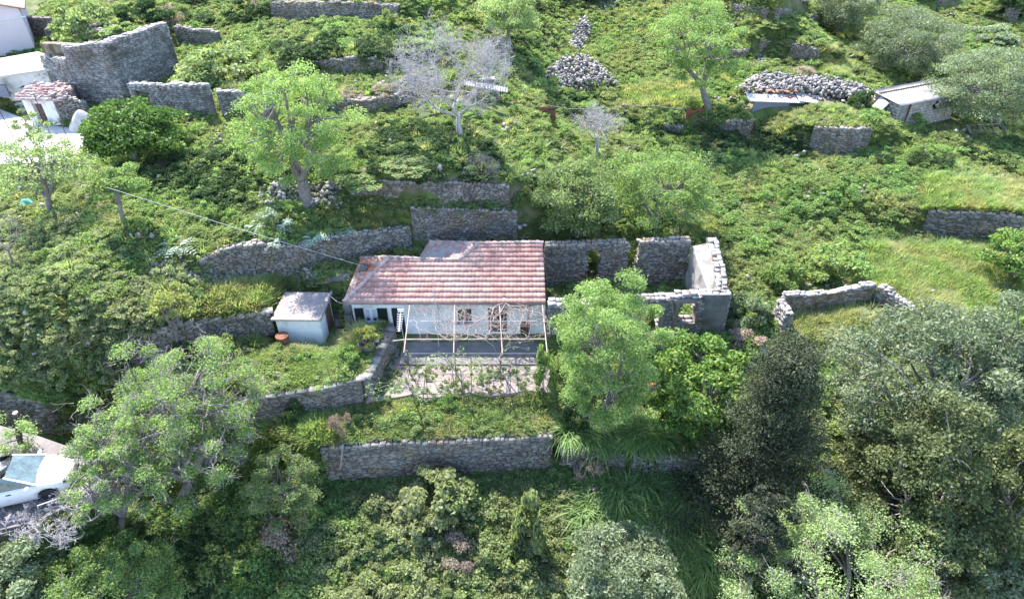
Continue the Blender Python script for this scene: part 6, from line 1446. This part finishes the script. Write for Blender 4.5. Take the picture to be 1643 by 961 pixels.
def car():
    W0 = at_z(86, 802, ROADZ); ang = R(17)
    t = empty('parked_car', (0,0,0), 'white hatchback car parked on the road at the left edge', 'car')
    # local: x forward, origin under the middle of the car; front right wheel at (1.25,-.74)
    fw = Vector((math.cos(ang), math.sin(ang), 0)); rt = Vector((math.sin(ang), -math.cos(ang), 0)); o0 = W0-fw*1.25-rt*.76; t.location = (o0.x, o0.y, ROADZ+.03); t.rotation_euler[2] = ang
    paint = mat_flat('white_car_paint', (.72,.72,.74), .28, spec=.6, var=.02); glass = mat_noise('sky_tint_car_glass', (.06,.10,.11), (.16,.22,.23), 3, rough=.06, spec=.9); blk = mat_flat('black_trim', (.02,.02,.022), .6)  # cyan base tone of the car glass paints in the reflected sky
    # body loft: cross sections along x, each: (x, half width at sill, half width at belt, zsill, zbelt)
    xs = [-1.98,-1.9,-1.7,-1.3,-.9,-.4,.2,.7,1.1,1.5,1.75,1.9,1.97]
    hw = [.60,.70,.79,.83,.84,.845,.845,.84,.83,.80,.73,.62,.48]
    zt = [.72,.86,.92,.93,.93,.93,.93,.93,.90,.83,.75,.66,.58]
    zb = [.38,.28,.24,.20,.20,.20,.20,.20,.20,.20,.22,.28,.36]
    g = MB(); rings = []
    for x, w_, a_, b_ in zip(xs, hw, zt, zb):
        m_ = (a_+b_)/2
        pts = [(-w_*.9,b_),(-w_*.99,b_+.08),(-w_,m_),(-w_*.98,a_-.12),(-w_*.90,a_-.015),(-w_*.55,a_+.035),(0,a_+.05)]
        pts += [(-p[0], p[1]) for p in pts[-2::-1]]
        rings.append([g.b.verts.new((x, p[0], p[1])) for p in pts])
    for A_, B_ in zip(rings, rings[1:]):
        for j in range(len(A_)-1): g.b.faces.new((A_[j], B_[j], B_[j+1], A_[j+1]))
        g.b.faces.new((A_[-1], B_[-1], B_[0], A_[0]))
    g.b.faces.new(rings[0]); g.b.faces.new(rings[-1][::-1])
    body = g.build('body', paint, t, True)
    # cut wheel arches
    cut = MB()
    for x in (1.25, -1.2):
        for s in (-1, 1): cut.bar((x, s*.62, .31), (x, s*1.0, .31), .375, seg=28)
    c = cut.build('cutter', blk); bm_ = body.modifiers.new('arch', 'BOOLEAN'); bm_.object = c; bm_.operation = 'DIFFERENCE'; bm_.solver = 'EXACT'
    c.parent = t; bpy.context.view_layer.update(); dg = bpy.context.evaluated_depsgraph_get(); me = bpy.data.meshes.new_from_object(body.evaluated_get(dg)); body.modifiers.clear(); body.data = me; bpy.data.objects.remove(c)
    # cabin
    roof = [(-1.75,.60,.93),(-1.55,.56,1.36),(-.6,.58,1.47),(.15,.56,1.42),(1.0,.60,.93)]
    g = MB(); P = {}
    base = [(-1.80,.74,.90),(.98,.74,.90)]; top = [(-1.42,.56,1.40),(-.5,.575,1.47),(.12,.55,1.42)]
    L_ = [g.b.verts.new((x, -y, z)) for x, y, z in top]; R_ = [g.b.verts.new((x, y, z)) for x, y, z in top]
    M__ = [g.b.verts.new((x, 0, z+.035)) for x, y, z in top]
    for i in range(2): g.b.faces.new((L_[i], L_[i+1], M__[i+1], M__[i])); g.b.faces.new((M__[i], M__[i+1], R_[i+1], R_[i]))
    bmesh.ops.solidify(g.b, geom=g.b.faces[:], thickness=.03); g.build('roof', paint, t, True)
    def pane(pts, mat, nm, th=.02): g = MB(); g.slabq(pts, th); return g.build(nm, mat, t)
    g = MB(); g.slabq([(.98,-.70,.935),(.98,.70,.935),(.14,.52,1.425),(.14,-.52,1.425)], .02); g.build('windscreen', glass, t)
    g = MB(); g.slabq([(-1.80,.66,.93),(-1.80,-.66,.93),(-1.44,-.50,1.40),(-1.44,.50,1.40)], .02); g.build('rear_window', glass, t)
    for s in (-1, 1):
        for (xa, xb, xc, xd) in ((.86,-.28,-.28,.08), (-.36,-1.25,-1.2,-.36)):
            g = MB(); g.slabq([(xa,s*.765,.93),(xb,s*.765,.93),(xc,s*.585,1.42),(xd,s*.575,1.395)], .02, (0,-s,0)); g.build('side_window', glass, t)
        g = MB()
        for (a, b) in (((1.0,s*.75,.93),(.10,s*.565,1.42)), ((-.32,s*.77,.92),(-.32,s*.585,1.45)), ((-1.32,s*.76,.92),(-1.28,s*.57,1.42)), ((-1.82,s*.70,.92),(-1.42,s*.55,1.41))): g.beam(a, b, .06, .05)
        g.build('pillar', paint, t)
        g = MB(); g.beam((1.6,s*.80,.56),(-1.7,s*.845,.58), .02, .05); g.build('side_trim', blk, t)
        g = MB(); g.box((.78, s*.92, .98), (.12,.18,.12), bev=.03); g.build('wing_mirror', paint, t)
        g = MB(); g.box((1.80, s*.52, .66), (.18,.28,.13), rz=-s*.35, bev=.04); g.build('headlight', M['glass'], t)
        g = MB(); g.box((.1, s*.855, .80), (.16,.02,.03)); g.box((-.8, s*.855, .80), (.16,.02,.03)); g.build('door_handle', blk, t)
    g = MB(); g.box((1.93, 0, .36), (.14, 1.15, .2), bev=.05); g.build('bumper', blk, t)
    g = MB(); g.beam((.93,-.45,.955),(.45,.1,1.24), .015, .015); g.beam((.93,.3,.955),(.5,.5,1.2), .015, .015); g.build('wiper', blk, t)
    g = MB(); g.box((0,0,.45), (3.2,1.3,.3)); g.build('underbody', blk, t)
    for x in (1.25, -1.2):
        for s in (-1, 1):
            w_ = bpy.data.objects.new('wheel', None); COL.objects.link(w_); w_.parent = t; w_.location = (x, s*.72, .30)
            g = MB(); g.lathe([(.19,-.09),(.27,-.1),(.295,-.07),(.30,0),(.295,.07),(.27,.1),(.19,.09)], seg=28, axis='Y'); g.build('tyre', M['rubber'], w_, True)
            g = MB(); g.lathe([(.20,-.07),(.20,.07)], seg=24, axis='Y')
            for k in range(7):
                a = 2*math.pi*k/7; g.box((math.cos(a)*.12, s*.078, math.sin(a)*.12), (.05,.02,.05), rot=Euler((0,-a,0)))
            g.ball((0, s*.075, 0), .05, (1,.5,1)); g.build('rim', M['frame'], w_)
            g = MB()
            for k in range(7):
                a = 2*math.pi*(k+.5)/7; g.ball((math.cos(a)*.145, s*.068, math.sin(a)*.145), .022, (1,.5,1), 8)
            g.build('rim_hole', blk, w_)
car()
def leaning_trunk():
    rng = np.random.default_rng(8); p = at_z(50, 716, ROADZ); root = empty('dead_tree', p, 'dark leaning tree stub with a few leafy shoots against the wall behind the car', 'tree trunk')
    top = Vector((p.x-.15, p.y+.35, ztop((p.x, p.y+.35), 662)))-p; P = curve((0,0,-.1), tuple(top), rng, 8, .06); paths = [(P, np.linspace(.13,.10,8))]; C = []
    for q in (P[3], P[4], P[5], P[6]):
        for _ in range(3):
            e = q+np.array([rng.uniform(-.5,1.2), rng.uniform(-.7,.1), rng.uniform(-.2,.5)]); c = curve(q, e, rng, 5, .15); paths.append((c, np.linspace(.025,.006,5))); C.append(c[-1]+rng.normal(0,.13,(130,3)))
    V, F = tubes(paths, 7); np_mesh('trunk', V, F, M['bark'], None, parent=root); C = np.concatenate(C); V, F, T = leaves(C, .05, rng, up=.5); np_mesh('leaves', V, F, M_('almond'), T, parent=root)
    g = MB(); g.bar(top-Vector((0,0,.04)), top+Vector((0,-.01,.03)), .10, seg=12); g.build('sawn_end', M['wood'], root)
leaning_trunk()

# ================================================================== upper left: pink house, white house, tall ruin
def upper_left():
    # tall ruined wall: left leg facing the camera, then running back to the right
    A, B, C_ = hit(135, 172), hit(205, 172), hit(292, 118)
    zt_a, zt_b = ztop(A, 76), ztop(B, 70); zt_c = ztop(C_, 37)
    stone_wall('tall_ruined_wall', [(A.x, A.y, A.z-.3, zt_a), (B.x, B.y, B.z-.3, zt_b), (C_.x, C_.y, C_.z-.3, zt_c)], 'tall ruined stone wall with a slanting top behind the citrus tree', 'ruined wall', thick=.7, sw=.36, sh=.19, mat='mortar', core='pointing', seed=61, gap=.012, both=True)
    D_, E_ = hit(86, 160), hit(134, 170); stone_wall('low_ruined_wall', [(D_.x, D_.y+.3, D_.z-.3, ztop(D_, 92)), (E_.x-.1, E_.y, E_.z-.3, ztop(E_, 96))], 'lower stone wall joined to the left end of the tall ruined wall', 'ruined wall', thick=.7, sw=.4, sh=.2, mat='mortar', core='pointing', seed=62, gap=.012)
    # stained concrete parapet
    p = Vector((A.x, A.y+.9, 0)); za = ztop(p, 74); q = at_y(64, 70, A.y+2.4); pz = q.z
    g = MB(); g.slabq([(q.x, q.y, pz), (p.x+.2, p.y, za+.05), (p.x+.2, p.y+.5, za+.05), (q.x, q.y+.5, pz)], 1.0); o = g.build('parapet', M['soiled']); tag(o, 'stained concrete parapet left of the tall ruined wall', 'parapet')
    # courtyard ruin walls in front right of it
    F1, F2 = hit(222, 190), hit(342, 192)
    sc = scale_at(F1); L = (F2-F1).length
    stone_wall('ruined_front_wall', [(F1.x, F1.y, F1.z-.2, ztop(F1, 136)), (F2.x, F2.y, F2.z-.2, ztop(F2, 139))], 'ruined stone wall with a dark doorway right behind the citrus tree', 'ruined wall', thick=.5, sw=.4, sh=.2, mat='mortar', core='pointing', seed=63, openings=[(.35, 1.55, -50, ztop(F1, 136)-.35)], gap=.012, both=True)
    G1_, G2_ = hit(358, 188), hit(412, 180); stone_wall('ruined_front_wall', [(G1_.x, G1_.y, G1_.z-.2, ztop(G1_, 146)), (G2_.x, G2_.y, G2_.z-.2, ztop(G2_, 150))], 'lower ruined wall continuing behind the big spring green tree', 'ruined wall', thick=.5, sw=.4, sh=.2, mat='mortar', core='pointing', seed=64)
    H1, H2 = hit(285, 70), hit(352, 76); stone_wall('terrace_wall', [(H1.x, H1.y, H1.z-.2, ztop(H1, 44)), (H2.x, H2.y, H2.z-.2, ztop(H2, 52))], 'shaded terrace wall right of the end of the tall ruined wall', thick=.5, seed=65)
    I1, I2 = hit(80, 72), hit(168, 72); stone_wall('shed_remains', [(I1.x, I1.y, I1.z-.2, ztop(I1, 48)), ((I1.x+I2.x)/2, I1.y, I1.z-.2, ztop(I1, 40)), (I2.x, I2.y, I2.z-.2, ztop(I2, 52))], 'low stone remains with rubble top between the pink house and the tall wall', 'ruined wall', thick=1.6, seed=66, both=True)
    J1, J2 = hit(46, 66), hit(84, 66); stone_wall('terrace_wall', [(J1.x, J1.y+.4, J1.z-.3, ztop(J1, 31)), (J2.x, J2.y+.4, J2.z-.3, ztop(J2, 32))], 'dark stone wall at the right corner of the pink house', thick=.5, seed=67)
    # pink house
    a = hit(61, 84); t = empty('pink_house', a, 'pale pink rendered house cut by the left edge', 'house', rz=R(30)); h = ztop(a, 12)-a.z
    g = MB(); g.box((-4.1, 3.0, h/2-.3), (8.0, 6.0, h+.6)); g.build('wall', M['pinkwall'], t)
    g = MB(); g.slabq([(.3,-.25,h-.05),(.3,6.3,h-.05),(-4.1,6.3,h+1.3),(-4.1,-.25,h+1.3)], .12); g.slabq([(-4.1,-.25,h+1.3),(-4.1,6.3,h+1.3),(-8.4,6.3,h-.05),(-8.4,-.25,h-.05)], .12); g.build('roof', M['tile'], t)
    g = MB(); g.slabq([(-.12,.02,h-.1),(-4.1,.02,h+1.12),(-8.0,.02,h-.1)], .3, (0,1,0)); g.build('gable', M['pinkwall'], t)
    g = MB(); g.beam((-8,-.05,h*.74),(.15,-.05,h*.80), .05, .06); g.build('gutter_pipe', M['frame'], t)
    g = MB(); g.lathe([(.05,0),(.2,.1),(.18,.16)], seg=16); o = g.build('wall_lamp', M['frame'], t); o.location = (-2.4,-.14,h*.66); o.rotation_euler[0] = R(90)
    for x, m_, lb in ((24,'blue','blue plastic bin against the pink house'), (15,'green_pl','green plastic bin beside the blue one')):
        q = hit(x, 83); q.z = a.z; g = MB(); g.slabq([(-.24,-.24,1.15),(.24,-.24,1.15),(.27,.24,1.2),(-.27,.24,1.2)], 1.15); g.box((0,.02,1.2), (.6,.6,.07), bev=.02); g.bar((-.22,.27,1.12),(.22,.27,1.12),.03); o = g.build('plastic_bin', M[m_]); o.location = q+Vector((0,-.1,0)); tag(o, lb, 'bin')
    # white flat roofed house below
    zr_ = WHT; r = [at_z(x, y, zr_) for x, y in ((-120,118),(62,86),(92,96),(92,112),(50,118),(-120,142))]
    fA, fB = WHF[1], WHF[3]
    g = MB(); g.slabq([tuple(p+Vector((0,0,.12))) for p in r], .14); t = empty('white_house', (WHF[2].x, WHF[2].y, yz), 'white house with flat bright concrete roof at the left edge', 'house')
    under(g.build('roof', M['white_conc']), t)
    g = MB(); g.prism([(WHF[0].x, WHF[0].y-.05), (WHF[2].x, WHF[2].y-.05), (WHF[3].x-.1, WHF[3].y-.05), (WHF[3].x-.1, WHF[3].y+1.6), (WHF[0].x, WHF[0].y+1.6)], yz-.5, zr_-.03); under(g.build('wall', M['whitewash']), t)
    w_ = at_y(4, 146, WHF[1].y-.1); g = MB(); g.box((w_.x, w_.y, w_.z), (.75,.14,.8), rz=-.05); wn = under(g.build('window', M['sill']), t)
    g = MB(); g.box((w_.x, w_.y-.08, w_.z), (.62,.02,.66), rz=-.05); o = g.build('pane', M['glass'], wn); o.matrix_parent_inverse = Matrix.Translation(t.location).inverted()
    # small outbuilding with broken tiles
    c1, c2 = hit(52, 202), hit(98, 206); zt1 = ztop(c1, 160); t = empty('outbuilding', c1, 'small whitewashed outbuilding with broken tile roof', 'outbuilding'); w1 = (c2-c1).x; hh = zt1-c1.z
    g = MB(); g.box((w1*.14, .2, hh/2-.2), (w1*.24, .4, hh+.4)); g.box((w1*.78, .2, hh/2-.2), (w1*.44, .4, hh+.4)); g.box((w1*.42,.25,hh-.15),(w1*.34,.3,.3)); g.box((w1/2, 2.0, hh/2), (w1, .3, hh+.4)); g.box((.15, 1.1, hh/2), (.3, 1.4, hh)); g.build('wall', M['whitewash'], t)
    g = MB(); g.box((w1*.42,.35,hh/2-.25),(w1*.33,.06,hh-.1)); g.build('door', M['wood_dark'], t)
    tl = tiled('roof', [(-.3,0),(w1+.7,0),(w1+.5,1.6),(w1*.6,2.3),(-.2,2.2)], (0,-.25,hh+.05), (1,0,-.02), (0,1,.16), M['pale_tile'], t, cw=.26, cl=.34, seed=9)
    rng = np.random.default_rng(5); n = 90; C = np.stack([rng.uniform(-.3,w1+.6,n), rng.uniform(-.3,2.1,n), np.zeros(n)],1); C[:,2] = hh+.13+C[:,1]*.16; Q = np.linalg.qr(rng.normal(size=(n,3,3))*.25+np.eye(3))[0]; V, F, T_ = boxes(C, rng.uniform(.06,.2,(n,3))*np.array([1.1,1,.25]), Q, rng, .1); np_mesh('loose_tiles', V, F, M['pale_tile'], T_, parent=t)
    e1, e2 = hit(100, 203), hit(140, 190); stone_wall('whitewashed_wall', [(e1.x+.05, e1.y, e1.z-.2, ztop(e1,152)), (e2.x, e2.y+.4, e2.z-.2, ztop(e2,168))], 'crumbling whitewashed stone wall right of the broken tile roof', 'ruined wall', thick=.5, seed=68, mat='rubble')
    # tarp heap
    p = hit(138, 205); g = MB(); bmesh.ops.create_uvsphere(g.b, u_segments=26, v_segments=14, radius=1); rr = random.Random(5)
    for v in g.b.verts:
        c = v.co; f = 1+.10*math.sin(5*math.atan2(c.y,c.x))+.05*rr.uniform(-1,1); z = max(0, c.z); v.co = Vector((c.x*.95*f*(1.15-z*.55), c.y*.7*f*(1.15-z*.55), z**1.2*1.15 + (0 if c.z > 0 else -.1)))
    o = g.build('tarpaulin_heap', M['tarp'], None, True); o.location = p; tag(o, 'grey tarpaulin heap left of the citrus tree', 'tarpaulin')
    # pale paving
    pad = [hit(x, y) for x, y in ((-60,240),(-60,190),(60,208),(150,214),(150,235),(90,262),(40,250))]
    V = []; 
    g = MB(); c = sum(pad, Vector())/len(pad); pz = max(p.z for p in pad)+.03
    pz = yz+.03; g.prism([(p.x, p.y) for p in yard], yz-1.5, pz); tag(g.build('path', M['white_conc']), 'bright concrete yard at the left edge', kind='structure')
    for i, (x, y, lb) in enumerate([(28,232,'thin dark post in the bright yard, left'), (82,218,'thin dark post in the bright yard near the outbuilding'), (10,250,'rusty post at the left edge of the bright yard'), (112,232,'thin post at the right end of the bright yard')]):
        p = hit(x, y); g = MB(); g.bar((0,0,-.3), (-.15 if i == 0 else .03,0,2.6 if i < 2 else 1.6), .03, .025, 6); o = g.build('fence_post', M['iron']); o.location = (p.x, p.y, pz); tag(o, lb, 'post', 'posts in the bright yard')
upper_left()
